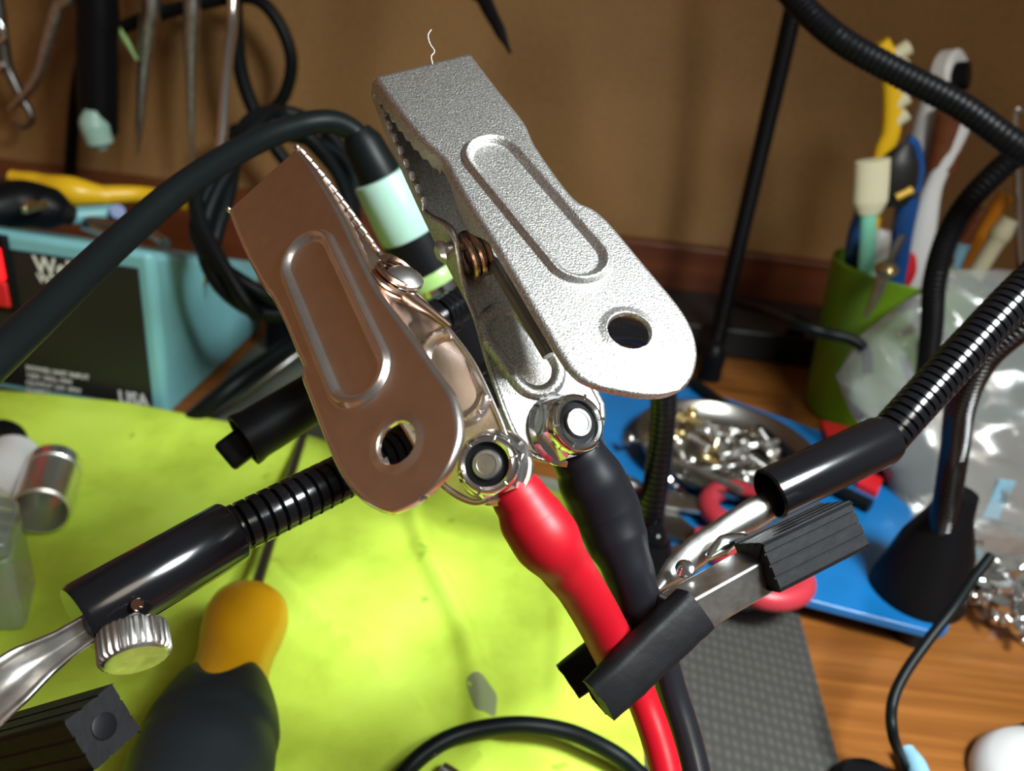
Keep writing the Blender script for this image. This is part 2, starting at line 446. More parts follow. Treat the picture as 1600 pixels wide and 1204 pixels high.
def scan_tabs(Lpx, Rpx, O, t, a, n, k=500):
    """closed outline (left edge tip->end, right edge tip->end) to left/right tables over v"""
    loop = [PL(x, y, O, n)-O for x, y in Lpx+list(reversed(Rpx))]
    loop = [Vector((q.dot(t), q.dot(a), 0)) for q in smooth_path(loop, 8)]; loop.append(loop[0])
    v0 = min(q.y for q in loop); v1 = max(q.y for q in loop); L, Rr = [], []
    for i in range(k+1):
        s = i/k; v = v0+(v1-v0)*(.00002+.99996*(s if s < .9 else .9+.1*math.sin((s-.9)/.1*math.pi/2))); us = []
        for p, q in zip(loop, loop[1:]):
            if (p.y-v)*(q.y-v) <= 0 and p.y != q.y: us.append(p.x+(q.x-p.x)*(v-p.y)/(q.y-p.y))
        if us: L.append((v, min(us))); Rr.append((v, max(us)))
    return L, Rr
def uv_of(px, O, t, a, n):
    q = PL(px[0], px[1], O, n)-O; return q.dot(t), q.dot(a)
def gs(t, a):
    t = t.normalized(); a = (a-t*a.dot(t)).normalized(); n = t.cross(a)
    if n.dot(FW) > 0: n = -n
    return t, a, n

def spring_coil(c, axis, r, wire, turns, pitch):
    a, x, y = basis(axis); pts = []
    for i in range(int(turns*18)+1):
        th = 2*math.pi*i/18; pts.append(Vector(c)+a*(pitch*(i/18-turns/2))+x*(r*math.cos(th))+y*(r*math.sin(th)))
    return sweep(pts, wire, 8)
def lock_nut(parent, c, ax, rf, h, m=M_chrome):
    """flange nut with nylon ring, crimp marks and bolt end; c = seat centre, ax = axis up"""
    a, x, y = basis(ax, camvec(1, 0, 0))
    nb = obj('lock_nut', join(lathe([(0, rf*1.16), (h*.10, rf*1.18), (h*.2, rf*1.05)], c, a, 32), lathe([(h*.12, rf*1.0), (h*.16, rf*1.06), (h*.58, rf*1.06), (h*.66, rf*.96)], c, a, 6, hint=x+y*.35),
                                     lathe([(h*.6, rf*.93), (h*.86, rf*.93), (h*.97, rf*.86), (h*1.0, rf*.78), (h*.97, rf*.68), (h*.8, rf*.64), (h*.6, rf*.63)], c, a, 40, cap=False)), m, parent)
    obj('nylon_ring', lathe([(h*.62, rf*.655), (h*.86, rf*.655), (h*.88, rf*.40), (h*.62, rf*.40)], c, a, 32, cap=False), M_nylon, nb)
    for k in range(6):
        th = 2*math.pi*k/6+.25; dd = x*math.cos(th)+y*math.sin(th)
        obj('crimp_mark', bar(c+a*(h*.985)+dd*rf*.70, c+a*(h*.93)+dd*rf*.94, rf*.09, rf*.09, a), m, nb, bevel=.0001)
    obj('bolt_end', lathe([(0, rf*.46), (h*.93, rf*.46), (h*.99, rf*.42), (h*1.0, rf*.31), (h*.975, rf*.30)], c, a, 28), M_steel, parent)
    return nb

# ---- right (nearer, bright) clip
def right_clip():
    TL, TR = (582, 118), (735, 80)
    n = camvec(.1336, -.5342, -.8347).normalized()
    O = P(658, 99, .166); t = (PL(*TR, O, n)-PL(*TL, O, n)).normalized(); a = (PL(983, 517, O, n)-O); a = (a-t*a.dot(t)).normalized()
    Lpx = [TL, (610, 158), (650, 208), (690, 247), (706, 275), (735, 325), (766, 373), (800, 430), (850, 515), (878, 560), (895, 582), (915, 596), (945, 606), (980, 613)]
    Rpx = [TR, (780, 138), (820, 188), (838, 225), (880, 285), (905, 312), (932, 326), (958, 350), (1010, 412), (1060, 472), (1082, 508), (1091, 540), (1090, 565), (1082, 588), (1066, 605), (1040, 615), (1010, 617), (980, 613)]
    Lp, Rp = scan_tabs(Lpx, Rpx[:-1], O, t, a, n)
    vm = Lp[0][0]; ve = Lp[-1][0]
    hu, hv = uv_of((983, 517), O, t, a, n)
    o0 = uv_of((772, 248), O, t, a, n); o1 = uv_of((902, 402), O, t, a, n)
    # pivot along left flange
    root = thing('battery_clip', 'large bright steel battery clip with black-sleeved cable bolted to it', 'clip', O+a*.05-n*.02, 'battery clips')
    vp = uv_of((722, 318), O, t, a, n)[1]
    def fl(v, side):
        q = v-vm
        if v < vp-.012:
            z = abs(((q/.0030) % 1)-.5)*2
            return .0036+.0010*z
        e = math.exp(-((v-vp)/.0075)**2)*(.0062 if side < 0 else .002)
        if v > vp+.004: return max(.0012, e)
        return max(.0026, e)
    clip_plate('upper_jaw', root, O, t, a, n, Lp, Rp, (hu, hv, .0039), (o0, o1, .0040, .0064, .0013), fl, M_nickel, vmin=vm)
    print('right skew: hole u', hu, 'v', hv, 'width', Rp[5][1]-Lp[5][1], Rp[300][1]-Lp[300][1])
    # lower jaw
    th = R(17)
    a2 = (a*math.cos(th)-n*math.sin(th)).normalized(); n2 = (n*math.cos(th)+a*math.sin(th)).normalized()
    dTL = depth(PL(*TL, O, n))
    O2 = P(578, 152, dTL+.0067)
    Lpx = [(578, 152), (606, 225), (660, 345), (700, 425), (733, 490), (755, 565), (780, 640), (800, 685), (822, 712), (850, 724), (880, 722)]
    L2 = frame_tab(Lpx, O2, t, a2, n2)
    e2 = frame_tab([(880, 722), (915, 706), (938, 672), (941, 640), (928, 608)], O2, t, a2, n2)
    o_ = L2[0][1]
    def back(u, v):
        p = O2+t*u+a2*v-CAM; return (CX+FPX*p.dot(RT)/p.dot(FW), CY-FPX*p.dot(UP)/p.dot(FW))
    wr = max(q[1] for q in e2)
    Rpx2 = [back(o_+.021, 0), back(o_+.0215, .02), back(o_+.0215, .035), back(wr, e2[0][0]-.03), (928, 608), (941, 640), (938, 672), (915, 706)]
    L2, R2 = scan_tabs(Lpx, Rpx2, O2, t, a2, n2); ve2 = L2[-1][0]
    vp2 = uv_of((690, 400), O2, t, a2, n2)[1]
    def fl2(v, side):
        if v < vp2-.010:
            z = abs(((v/.0030) % 1)-.5)*2
            return .0036+.0010*z
        e = math.exp(-((v-vp2)/.0075)**2)*(.0105 if side < 0 else .003)
        return max(.0010, e)
    q0 = uv_of((790, 520), O2, t, a2, n2); q1 = uv_of((835, 580), O2, t, a2, n2)
    clip_plate('lower_jaw', root, O2, t, a2, -n2, L2, R2, None, (q0, q1, .0038, .0058, -.0012), fl2, M_nickel)
    # pivot rivet and spring
    pe = PL(660, 345, O2, n2); c = PL(706, 388, pe, t); print('rivet depth', depth(c), 'edge', depth(pe))
    dcl = depth(c)
    obj('pivot_pin', join(cyl(c-t*.0012, c+t*.020, .0014, 14), lathe([(0, .0020), (.0010, .0024), (.0018, .0014)], c-t*.0014, -t, 14)), M_steel, root)
    obj('spring', join(spring_coil(P(742, 396, dcl+.003), t, .0044, .0007, 3, .0016)), M_copper, root)
    obj('spring_leg', sweep([P(760, 402, dcl+.002), P(772, 410, dcl+.001), P(857, 556, dcl-.006)], [.0011, .0013, .0012], 10), M_dsteel, root)
    # nut on lower handle
    seat = PL(876, 672, O2, n2)
    nut_ax = (n2*.9+camvec(.28, -.05, -.15)).normalized()
    lock_nut(root, seat, nut_ax, .0064, .0072)
    d = depth(seat)
    print('right lower seat depth', d, 'ends', depth(PL(1040, 600, O, n)), 'len', ve-vm, 'lower len', ve2)
    # ring terminal + cable
    obj('ring_terminal', lathe([(-.0012, .0066), (0.0, .0066)], seat, nut_ax, 28), M_nickel2, root)
    dd = [(690, d+.001), (800, d+.006), (900, .163), (1000, .168), (1100, .168), (1300, .160), (1600, .150)]
    def Q(x, y): return P(x, y, lerp_table(dd, y))
    cab = obj('cable', tube([Q(1012, 955), Q(1030, 1010), Q(1050, 1080), Q(1072, 1150), Q(1090, 1225), Q(1110, 1330), Q(1116, 1420), Q(1116, 1500)+Vector((0, -.01, -.03)), Vector((Q(1116, 1500).x+.01, Q(1116, 1500).y-.04, .008)), Vector((Q(1116, 1500).x+.05, Q(1116, 1500).y-.09, .007))], pxm(24, .168), 20), M_blkcable, root)
    cp = [(876, 690), (905, 715), (925, 752), (945, 795), (962, 840), (978, 880), (992, 925), (1006, 970), (1022, 1025)]
    obj('heat_shrink_sleeve', tube([Q(*c_) for c_ in cp], [pxm(w_, lerp_table(dd, c_[1])) for w_, c_ in zip((36, 44, 53, 55, 50, 41, 38, 37, 36), cp)], 28), M_shrinkb, cab)
    lint = [P(676, 100, .165), P(674, 88, .165), P(679, 80, .165), P(672, 68, .165), P(669, 55, .165), P(674, 46, .165)]
    tag(obj('lint_fibre', tube(lint, .00008, 6), M_white, org=lint[0]), 'tiny pale lint fibre stuck to the tip of the bright clip', 'lint')
    return root
# ---- left (brown reflecting) clip
def left_clip():
    TL, TR = (353, 328), (463, 228)
    n = camvec(-.4507, -.3863, -.8048).normalized()
    O = P(408, 278, .168); t = (PL(*TR, O, n)-PL(*TL, O, n)).normalized(); a = (PL(620, 691, O, n)-O); a = (a-t*a.dot(t)).normalized()
    Lpx = [TL, (380, 395), (408, 447), (422, 466), (440, 502), (460, 550), (471, 574), (468, 590), (478, 618), (505, 690), (525, 735), (545, 765), (570, 787), (600, 800)]
    Rpx = [TR, (490, 262), (530, 328), (550, 370), (582, 435), (605, 470), (628, 500), (655, 538), (685, 580), (706, 610), (716, 640), (719, 672), (714, 700), (700, 732), (680, 758), (652, 782), (622, 797), (600, 800)]
    Lp, Rp = scan_tabs(Lpx, Rpx[:-1], O, t, a, n)
    vm = Lp[0][0]; ve = Lp[-1][0]
    hu, hv = uv_of((620, 691), O, t, a, n)
    o0 = uv_of((482, 405), O, t, a, n); o1 = uv_of((560, 582), O, t, a, n)
    root = thing('battery_clip', 'large battery clip reflecting warm brown, red-sleeved cable bolted to it', 'clip', O+a*.05-n*.02, 'battery clips')
    vp = uv_of((590, 450), O, t, a, n)[1]
    def fl(v, side):
        q = v-vm
        if v < vp-.012:
            z = abs(((q/.0030) % 1)-.5)*2
            return .0030+.0008*z
        e = math.exp(-((v-vp)/.0075)**2)*(.0100 if side > 0 else .002)
        if v > vp+.004: return max(.0012, e)
        return max(.0028, e)
    clip_plate('upper_jaw', root, O, t, a, n, Lp, Rp, (hu, hv, .0037), (o0, o1, .0040, .0066, .0013), fl, M_nickel2, vmin=vm)
    print('left skew: hole u', hu, 'v', hv, 'width', Rp[5][1]-Lp[5][1], Rp[300][1]-Lp[300][1])
    th = R(12)
    a2 = (a*math.cos(th)-n*math.sin(th)).normalized(); n2 = (n*math.cos(th)+a*math.sin(th)).normalized()
    dTR = depth(PL(*TR, O, n)); O2 = P(482, 240, dTR+.0042)
    Rpx = [(482, 240), (520, 285), (560, 338), (600, 395), (630, 430), (668, 470), (700, 506), (745, 565), (780, 638), (800, 690), (804, 725), (796, 758), (775, 781), (742, 790)]
    R2 = frame_tab(Rpx, O2, t, a2, n2)
    def back(u, v):
        p = O2+t*u+a2*v-CAM; return (CX+FPX*p.dot(RT)/p.dot(FW), CY-FPX*p.dot(UP)/p.dot(FW))
    o_ = R2[0][1]; vl = max(q[0] for q in R2)
    Lpx2 = [back(o_-.021, 0), back(o_-.0215, .02), back(o_-.0215, .035), (612, 640), (630, 666), (646, 692), (668, 730), (700, 768)]
    L2, R2 = scan_tabs(Lpx2, Rpx, O2, t, a2, n2); ve2 = L2[-1][0]
    vp2 = uv_of((640, 445), O2, t, a2, n2)[1]
    def fl2(v, side):
        if v < vp2-.010:
            z = abs(((v/.0026) % 1)-.5)*2
            return .0016+.0014*z
        e = math.exp(-((v-vp2)/.0065)**2)*(.0075 if side > 0 else .003)
        return max(.0010, e)
    q0 = uv_of((700, 560), O2, t, a2, n2); q1 = uv_of((725, 620), O2, t, a2, n2)
    clip_plate('lower_jaw', root, O2, t, a2, -n2, L2, R2, None, (q0, q1, .0034, .0054, -.0012), fl2, M_nickel2)
    c = P(632, 437, depth(PL(606, 440, O, n))+.006)
    obj('pivot_pin', join(cyl(c-t*.020, c, .0014, 14), lathe([(0, .0034), (.0008, .0034), (.0016, .0022), (.0019, .0008)], c, (t*.8+n*.6).normalized(), 18)), M_steel, root)
    dc = depth(c)
    obj('spring', spring_coil(P(618, 436, dc+.0005), (t*.9+n*.3), .0038, .0007, 3, .0014), M_copper, root)
    obj('spring_leg', sweep([P(625, 452, dc), P(650, 472, dc-.001), P(703, 510, dc-.002)], [.0016, .0013, .0006], 10), M_copper, root)
    seat = PL(773, 729, O2, n2); d = depth(seat)
    lock_nut(root, seat, (n2*.8+camvec(.1, .02, -.3)).normalized(), .0055, .0072)
    print('left seat depth', d, 'handle', depth(PL(620, 690, O, n)), 'len', ve-vm)
    obj('ring_terminal', lathe([(-.0012, .0068), (.0, .0068)], seat, n2, 28), M_nickel2, root)
    dd = [(740, d+.001), (850, d+.002), (1000, .159), (1100, .160), (1300, .152), (1600, .142)]
    def Q(x, y): return P(x, y, lerp_table(dd, y))
    cab = obj('cable', tube([Q(955, 985), Q(980, 1040), Q(1003, 1090), Q(1025, 1150), Q(1042, 1215), Q(1060, 1330), Q(1064, 1420), Q(1064, 1500)+Vector((0, -.01, -.03)), Vector((Q(1064, 1500).x, Q(1064, 1500).y-.04, .008)), Vector((Q(1064, 1500).x-.03, Q(1064, 1500).y-.09, .007))], pxm(25, .16), 20), M_redcable, root)
    cp = [(782, 745), (812, 778), (832, 812), (853, 842), (880, 880), (905, 915), (932, 960), (958, 1010), (975, 1045)]
    obj('heat_shrink_sleeve', tube([Q(*c_) for c_ in cp], [pxm(w_, lerp_table(dd, c_[1])) for w_, c_ in zip((36, 44, 52, 54, 42, 38, 37, 36.5, 36), cp)], 28), M_shrinkr, cab)
    return root
right_clip(); left_clip()

# ================================================================== THIRD HAND STATION
BZ0, BZ1 = .009, .013
th_root = thing('third_hand_station', 'helping-hands soldering holder with blue steel base and black gooseneck arms', 'tool holder', G(1230, 800))
bc = [G(x, y, BZ1) for x, y in ((925, 548), (1395, 712), (1494, 996), (935, 852))]
for q in bc: print('base corner', [round(c, 3) for c in q])
def round_poly(pts, r, k=5):
    out = []; n = len(pts)
    for i in range(n):
        p = pts[i]; a = (pts[i-1]-p).normalized(); b = (pts[(i+1) % n]-p).normalized()
        for j in range(k+1):
            s = j/k; out.append((p+a*r)*(1-s)**2+p*(2*s*(1-s))+(p+b*r)*s*s)
    return out
rp = round_poly(bc, .012)
X, Y, Z = Vector((1, 0, 0)), Vector((0, 1, 0)), Vector((0, 0, 1))
obj('base_plate', prism([(p.x, p.y) for p in rp], Vector((0, 0, BZ0)), X, Y, Z, BZ1-BZ0), M_blue, th_root, bevel=.0006)
cc = sum(bc, Vector())/4
for q in bc:
    f0 = q+(cc-q)*.14
    obj('rubber_foot', lathe([(0.0, .008), (BZ0, .0095)], Vector((f0.x, f0.y, 0)), Z, 20), M_black, th_root)
def mount(parent, base, r0=.017, r1=.0065, h=.036):
    b = Vector((base.x, base.y, BZ1))
    obj('mount_cone', lathe([(0, r0), (.003, r0*1.0), (.008, r0*.93), (h*.5, (r0+r1)*.56), (h*.8, r1*1.25), (h, r1)], b, Z, 28), M_black, parent)
def arm(base_px, pts, r=.005, ribbed_=True, pitch=.0021, mat_=M_black, dep=.1, zlift=.02, cone=(.017, .0065, .036)):
    b = G(*base_px, BZ1)
    pp = [b+Z*.004, b+Z*zlift]+pts
    o = obj('gooseneck_arm', ribbed(pp, r, pitch, dep) if ribbed_ else tube(pp, r, 20, 10), mat_, th_root)
    mount(o, b, *cone); return o
# arm A - back left, rises out of the picture
armA = arm((1106, 590), [P(1118, 540, .53), P(1150, 400, .51), P(1190, 230, .48), P(1234, 40, .44), P(1256, -70, .42), P(1270, -200, .40)], r=.0052, mat_=M_black, pitch=.003, dep=.06, cone=(.0075, .006, .02))
# arm B/C - back right, curls up, over the pen cup and out at the top
armB = arm((1405, 745), [P(1440, 640, .40), P(1455, 520, .385), P(1462, 430, .372), P(1492, 345, .362), P(1545, 280, .35), P(1610, 228, .338), P(1668, 215, .325), P(1660, 262, .315), P(1590, 228, .312), P(1500, 165, .314), P(1400, 112, .318), P(1310, 60, .322), P(1240, -5, .33), P(1180, -90, .34), P(1120, -220, .35)], r=.0052, pitch=.0026, dep=.07)
# arm D/E - front right, loops round and holds the two cables
armE = arm((1432, 925), [P(1476, 800, .305), P(1491, 710, .290), P(1502, 630, .270), P(1535, 560, .252), P(1600, 500, .235), P(1665, 440, .220), P(1690, 395, .206), P(1665, 392, .200), P(1590, 462, .197), P(1530, 525, .195), P(1470, 590, .193), P(1420, 645, .191), P(1380, 690, .190)], r=.0049, mat_=M_blackgl, dep=.13, cone=(.0185, .0066, .05))
# arm F - front left, passes behind the clips to the sleeve at lower left
armF = arm((1008, 905), [P(1018, 810, .315), P(1034, 680, .305), P(1034, 590, .292), P(1005, 530, .272), P(930, 520, .248), P(830, 570, .222), P(720, 640, .198), P(620, 700, .182), P(540, 742, .172), P(450, 787, .163), P(345, 838, .155)], r=.0050, mat_=M_blackgl, pitch=.0025, dep=.15, cone=(.0078, .0062, .02))
# arm G - hidden middle one with the rubber-covered jaw at the left
armG = arm((985, 835), [P(950, 745, .30), P(905, 660, .28), P(850, 560, .26), P(790, 490, .245), P(735, 470, .235), P(690, 492, .228)], r=.0050, mat_=M_blackgl, cone=(.0078, .0062, .02))
# --- end of arm E
obj('sleeve', lathe([(0, .0054), (.002, .0060), (.034, .0060), (.0345, .0054), (.026, .0052), (.026, .001)], P(1387, 684, .190), P(1194, 776, .181)-P(1387, 684, .190), 28), M_blackgl, armE)
def ribbon(px, wds, ds, curv=.0, th=.0007, dz=0):
    """sheet strip through pixels with widths (px); slight curve across"""
    pts = [P(x, y, d) for (x, y), d in zip(px, ds)]
    sp = smooth_path(pts, 6); n = len(sp); V, F = [], []; K = 8
    for i, p in enumerate(sp):
        t = i/6; k = min(int(t), len(wds)-2); u = t-k; wd = pxm(wds[k]*(1-u)+wds[k+1]*u, depth(p))
        tg = (sp[min(i+1, n-1)]-sp[max(i-1, 0)]).normalized(); s = tg.cross(FW).normalized(); nn = s.cross(tg)
        if nn.dot(FW) > 0: nn = -nn
        s = (s+nn*dz).normalized()
        for j in range(K+1):
            q = j/K*2-1; V.append(p+s*(wd/2*q)-nn*(curv*q*q))
    for i in range(n-1):
        for j in range(K):
            a = i*(K+1)+j; F.append((a, a+1, a+K+2, a+K+1))
    return V, F
eup = obj('clip_strap', ribbon([(1222, 782), (1180, 806), (1135, 832), (1095, 862), (1060, 892), (1028, 922)], [46, 52, 44, 52, 44, 14], [.1815, .179, .176, .172, .168, .164], .0018), M_steel, armE, solid=.0007)
ax = (P(1210, 872, .168)-P(1070, 950, .158)).normalized()
sd = camvec(-.45, -.75, -.28); sd = (sd-ax*sd.dot(ax)).normalized(); nn = ax.cross(sd)
if nn.dot(FW) > 0: nn = -nn
cch = P(1140, 915, .1645)
obj('clip_channel', obox(cch, ax, sd, nn, .030, .0078, .0078), M_steel, armE, bevel=.0006)
obj('clip_rivet', lathe([(0, .0019), (.0008, .0019), (.0014, .0009)], P(1070, 889, .164), camvec(-.3, -.5, -.8), 16), M_chrome, armE)
obj('clip_spring_plate', ribbon([(1108, 872), (1135, 852), (1170, 838)], [12, 34, 16], [.169, .170, .173], .001), M_chrome, armE, solid=.0005)
# ridged black grip
g0 = P(1182, 884, .165); g1 = P(1318, 818, .173); ga = (g1-g0).normalized()
gs_ = camvec(-.25, -.80, .10); gs_ = (gs_-ga*gs_.dot(ga)).normalized(); gn = ga.cross(gs_)
if gn.dot(FW) > 0: gn = -gn
prof = []
hw, hn = .0050, .0052
for s0, s1, axis_ in ((-1, 1, 0), (1, -1, 1), (1, -1, 2), (-1, 1, 3)):
    pass
def ridged(hw, hn, grooves=4, gd=.0007):
    pts = []
    def side(p, q, inn):
        p, q, inn = Vector(p), Vector(q), Vector(inn)
        for k in range(grooves):
            a = (k+.06)/grooves; b = (k+.86)/grooves
            pts.append(p.lerp(q, a)); pts.append(p.lerp(q, b)); pts.append(p.lerp(q, b+.03)+inn*gd); pts.append(p.lerp(q, b+.09)+inn*gd)
    side((-hw, -hn), (hw, -hn), (0, 1)); side((hw, -hn), (hw, hn), (-1, 0)); side((hw, hn), (-hw, hn), (0, -1)); side((-hw, hn), (-hw, -hn), (1, 0))
    return [(p.x, p.y) for p in pts]
obj('finger_grip', prism(ridged(hw, hn), g0, gs_, gn, ga, (g1-g0).length), M_rubber, armE, smooth=False)
# rubber-covered jaws
def jaw_cover(px0, d0, px1, d1, w0, w1, hh, parent, tiltv, flare=1.0):
    p0, p1 = P(*px0, d0), P(*px1, d1); a, x, y = basis(p1-p0, tiltv); L = (p1-p0).length
    V, F = [], []; n = 20; rows = 14
    for i in range(rows+1):
        s = i/rows; wd = pxm(w0+(w1-w0)*s, d0+(d1-d0)*s)/2; h2 = hh/2*(1.0 if s < .8 else 1-.25*(s-.8)/.2)
        for k in range(n):
            th = 2*math.pi*k/n; c_, s_ = math.cos(th), math.sin(th); e = .45
            sx = math.copysign(abs(c_)**e, c_); sy = math.copysign(abs(s_)**e, s_)
            wob = 1+.05*noise.noise(Vector((i*.6, k*.5, L*900)))
            ln = L*s*(1+.03*noise.noise(Vector((k*.7, 1, L*500)))*(s > .95))
            V.append(p0+a*ln+x*(sx*wd*wob)+y*(sy*h2*wob))
    for i in range(rows):
        for k in range(n):
            q = i*n+k; b = i*n+(k+1) % n; F.append((q, b, b+n, q+n))
    F.append(tuple(reversed(range(n)))); F.append(tuple(range(rows*n, rows*n+n)))
    return obj('jaw_cover', (V, F), M_rubber, parent)
jaw_cover((1086, 950), .155, (935, 1094), .147, 76, 72, .0065, armE, camvec(-.65, -.75, -.1))
jaw_cover((1050, 940), .176, (888, 1064), .173, 56, 60, .0065, armE, camvec(-.65, -.75, 0))
# --- end of arm F: sleeve, pin, thumb screw, open steel clip
s0, s1 = P(366, 828, .156), P(122, 968, .136)
obj('sleeve', lathe([(0, .0052), (.0006, .0061), (.001, .0063), ((s1-s0).length-.001, .0063), ((s1-s0).length, .0058), ((s1-s0).length, .0015)], s0, s1-s0, 36), M_blackgl, armF)
obj('sleeve_pin', lathe([(0, .0011), (.0006, .0009)], P(215, 944, .1355), camvec(-.1, -.35, -1), 14), M_copper, armF)
kc = P(206, 984, .1365); kax = camvec(.38, .74, -.55).normalized()
def knurl(t_, h): return 1+.035*(1 if math.sin(t_*30) > 0 else -1)
kn = obj('thumb_screw', join(lathe([(0, .0052), (.0004, .0056), (.0048, .0056), (.0053, .0052)], kc, kax, 120, fn=knurl), lathe([(-.004, .002), (0, .002)], kc, kax, 16), lathe([(.0051, .0053), (.0056, .0048)], kc, kax, 40)), M_steel, armF)
obj('clip_strap', ribbon([(150, 975), (105, 1004), (62, 1032), (20, 1066), (-40, 1120)], [44, 50, 66, 84, 84], [.137, .135, .133, .130, .127], -.0030), M_steel, armF, solid=.0007)
obj('clip_strap', ribbon([(140, 985), (100, 1020), (50, 1060), (0, 1105), (-50, 1150)], [20, 24, 30, 34, 34], [.140, .139, .137, .135, .133], .001), M_copper, armF, solid=.0007)
h0 = P(162, 1134, .128); h1 = P(-60, 1190, .150); ha = (h1-h0).normalized()
hs = camvec(-.30, -.88, -.2); hs = (hs-ha*hs.dot(ha)).normalized(); hn_ = ha.cross(hs)
fg = obj('finger_grip', prism(ridged(.0046, .0046, 3, .00018), h0, hs, hn_, ha, (h1-h0).length), M_rubber, armF, smooth=False)
obj('grip_hole', lathe([(0, .0020), (.0002, .0021), (.0003, .0016)], h0-ha*.0001, -ha, 20), M_nylon, armF)
# --- end of arm G: sleeve and rubber covered jaw
gp0, gp1 = P(705, 485, .232), P(560, 575, .222)
obj('sleeve', lathe([(0, .0054), (.001, .0062), ((gp1-gp0).length, .0062)], gp0, gp1-gp0, 28), M_blackgl, armG)
tp0, tp1 = P(590, 560, .223), P(380, 688, .205)
tl = (tp1-tp0).length
obj('jaw_cover', lathe([(0, .0068), (tl*.5, .0066), (tl*.93, .0068), (tl*.97, .0072), (tl, .0073), (tl*.999, .0060), (tl*.8, .0058), (tl*.8, .0001)], tp0, tp1-tp0, 28, cap=False), M_rubber, armG)
q0 = P(392, 684, .2065); q1 = P(350, 716, .204)
obj('jaw_tip', bar(q0, q1, .0082, .0045, camvec(.6, .8, 0)), M_rubber, armG, bevel=.001)

# ================================================================== SOLDERING STATION
BR = Vector((-.172, .346, 0)); yaw = R(4)
ex = Vector((math.cos(yaw), -math.sin(yaw), 0)); ey = Vector((math.sin(yaw), math.cos(yaw), 0))
SH, SW, SD = .0895, .17, .12
st = thing('soldering_station', 'teal soldering station with dark front panel and red power light', 'soldering station', BR-ex*SW/2+ey*SD/2)
obj('housing', prism([(0, .0005), (SD, .0005), (SD, .046), (0, SH)], BR-ex*SW, ey, Z, ex, SW), M_teal, st, bevel=.004)
fo = BR-ex*SW+Z*0
pw = .007
pn = obj('front_panel', obox(BR-ex*(SW/2+.0)-ey*.0004+Z*(SH/2-.001), ex, ey, Z, SW-2*pw, .0012, SH-.016), M_panel, st, bevel=.0004)
fn_ = -ey
def front(px, py): return PL(px, py, BR-ey*.0011, ey)
sw = front(-4, 425)
obj('switch_bezel', obox(sw-ex*.004, ex, ey, Z, .024, .004, .038), M_black, st, bevel=.001)
obj('power_light', obox(sw-ex*.003-ey*.002+Z*.0055, ex, ey, Z, .017, .004, .016), M_lglow, st, bevel=.001)
obj('switch_rocker', obox(sw-ex*.003-ey*.0015-Z*.010, ex, ey, Z, .017, .004, .013), M_redb, st, bevel=.001)
def text(s, px, py, size, parent, name='lettering', bold=.0, sx=1.0):
    cu = bpy.data.curves.new(name, 'FONT'); cu.body = s; cu.size = size; cu.extrude = .0001; cu.offset = bold; cu.align_x = 'LEFT'
    o = bpy.data.objects.new('tmp', cu); COL.objects.link(o)
    bpy.context.view_layer.update()
    me = bpy.data.meshes.new_from_object(o.evaluated_get(bpy.context.evaluated_depsgraph_get()))
    bpy.data.objects.remove(o); bpy.data.curves.remove(cu)
    p = front(px, py)-ey*.0003
    vs_ = [p+ex*(v.co.x*sx)+Z*v.co.y-ey*v.co.z for v in me.vertices]; fs = [tuple(q.vertices) for q in me.polygons]
    bpy.data.meshes.remove(me)
    return obj(name, (vs_, fs), M_print, parent, smooth=False)
text('Weller', 56, 426, .0125, st, bold=.0003, sx=.84)
text('WTCPN', 60, 440, .0062, st, bold=.0002)
for i, s in enumerate(('POWER UNIT INPUT', '120V 60Hz 60W', 'OUTPUT 24V 48W', 'CLASS 2')):
    text(s, 42, 577+i*11.5, .0036, st, bold=.0001, sx=1.0)
text('USA', 187, 629, .0105, st, bold=.0003, sx=.82)
# side slit line
# --- things lying on the station
TZ = .068
def pliers(label, pts, r, m, group, tail=None):
    root = thing('pliers', label, 'pliers', pts[0])
    obj('handle', tube(pts, r, 14), m, root)
    return root
pz = TZ+.009
pr = thing('pliers', 'yellow-handled pliers lying on top of the teal station', 'pliers', G(120, 310, TZ))
obj('handle', tube([G(18, 276, pz+.006), G(60, 285, pz+.005), G(110, 298, pz+.003), G(170, 306, pz)], [.004, .0055, .0085, .0055], 16), M_yellow, pr)
obj('handle', tube([G(112, 306, pz), G(170, 304, pz), G(230, 304, pz), G(290, 318, pz-.002)], [.007, .0055, .0048, .004], 16), M_yellow, pr)
obj('jaw', tube([G(20, 290, pz), G(-10, 300, pz), G(-50, 310, pz)], [.006, .008, .004], 12), M_dsteel, pr)
cr = thing('side_cutters', 'dark grey cutters with a steel rivet in front of the yellow pliers', 'cutters', G(50, 330, TZ))
obj('body', tube([G(-30, 330, TZ+.010), G(30, 318, TZ+.012), G(75, 325, TZ+.010), G(110, 336, TZ+.008)], [.010, .013, .012, .006], 14), M_black, cr)
obj('rivet', lathe([(0, .003), (.0015, .003), (.002, .002)], G(50, 322, TZ+.018), camvec(0, -.4, -1), 14), M_brass, cr)
obj('jaw', bar(G(36, 328, TZ+.018), G(72, 318, TZ+.018), .004, .003, Z), M_brass, cr, bevel=.0008)
def rod_thing(name, label, cat, pts, rr, m, n=12, group=None):
    pts = [Vector(p) for p in pts]
    return tag(obj(name, tube(pts, rr, n), m, org=pts[0]), label, cat, group)
rod_thing('teal_tube', 'short teal plastic tube on the station behind the steel bits', 'tube', [G(100, 338, TZ+.005), G(180, 332, TZ+.005)], .005, M_teal)
rod_thing('copper_bit', 'thin copper coloured solder tip on top of the station', 'solder tip', [G(130, 343, TZ+.003), G(185, 350, TZ+.003)], [.0024, .0028], M_copper)
rod_thing('hex_bit', 'small pale steel bit lying on the front edge of the station', 'bit', [G(132, 354, TZ+.0025), G(165, 366, TZ+.0025)], .0025, M_chrome, 6)
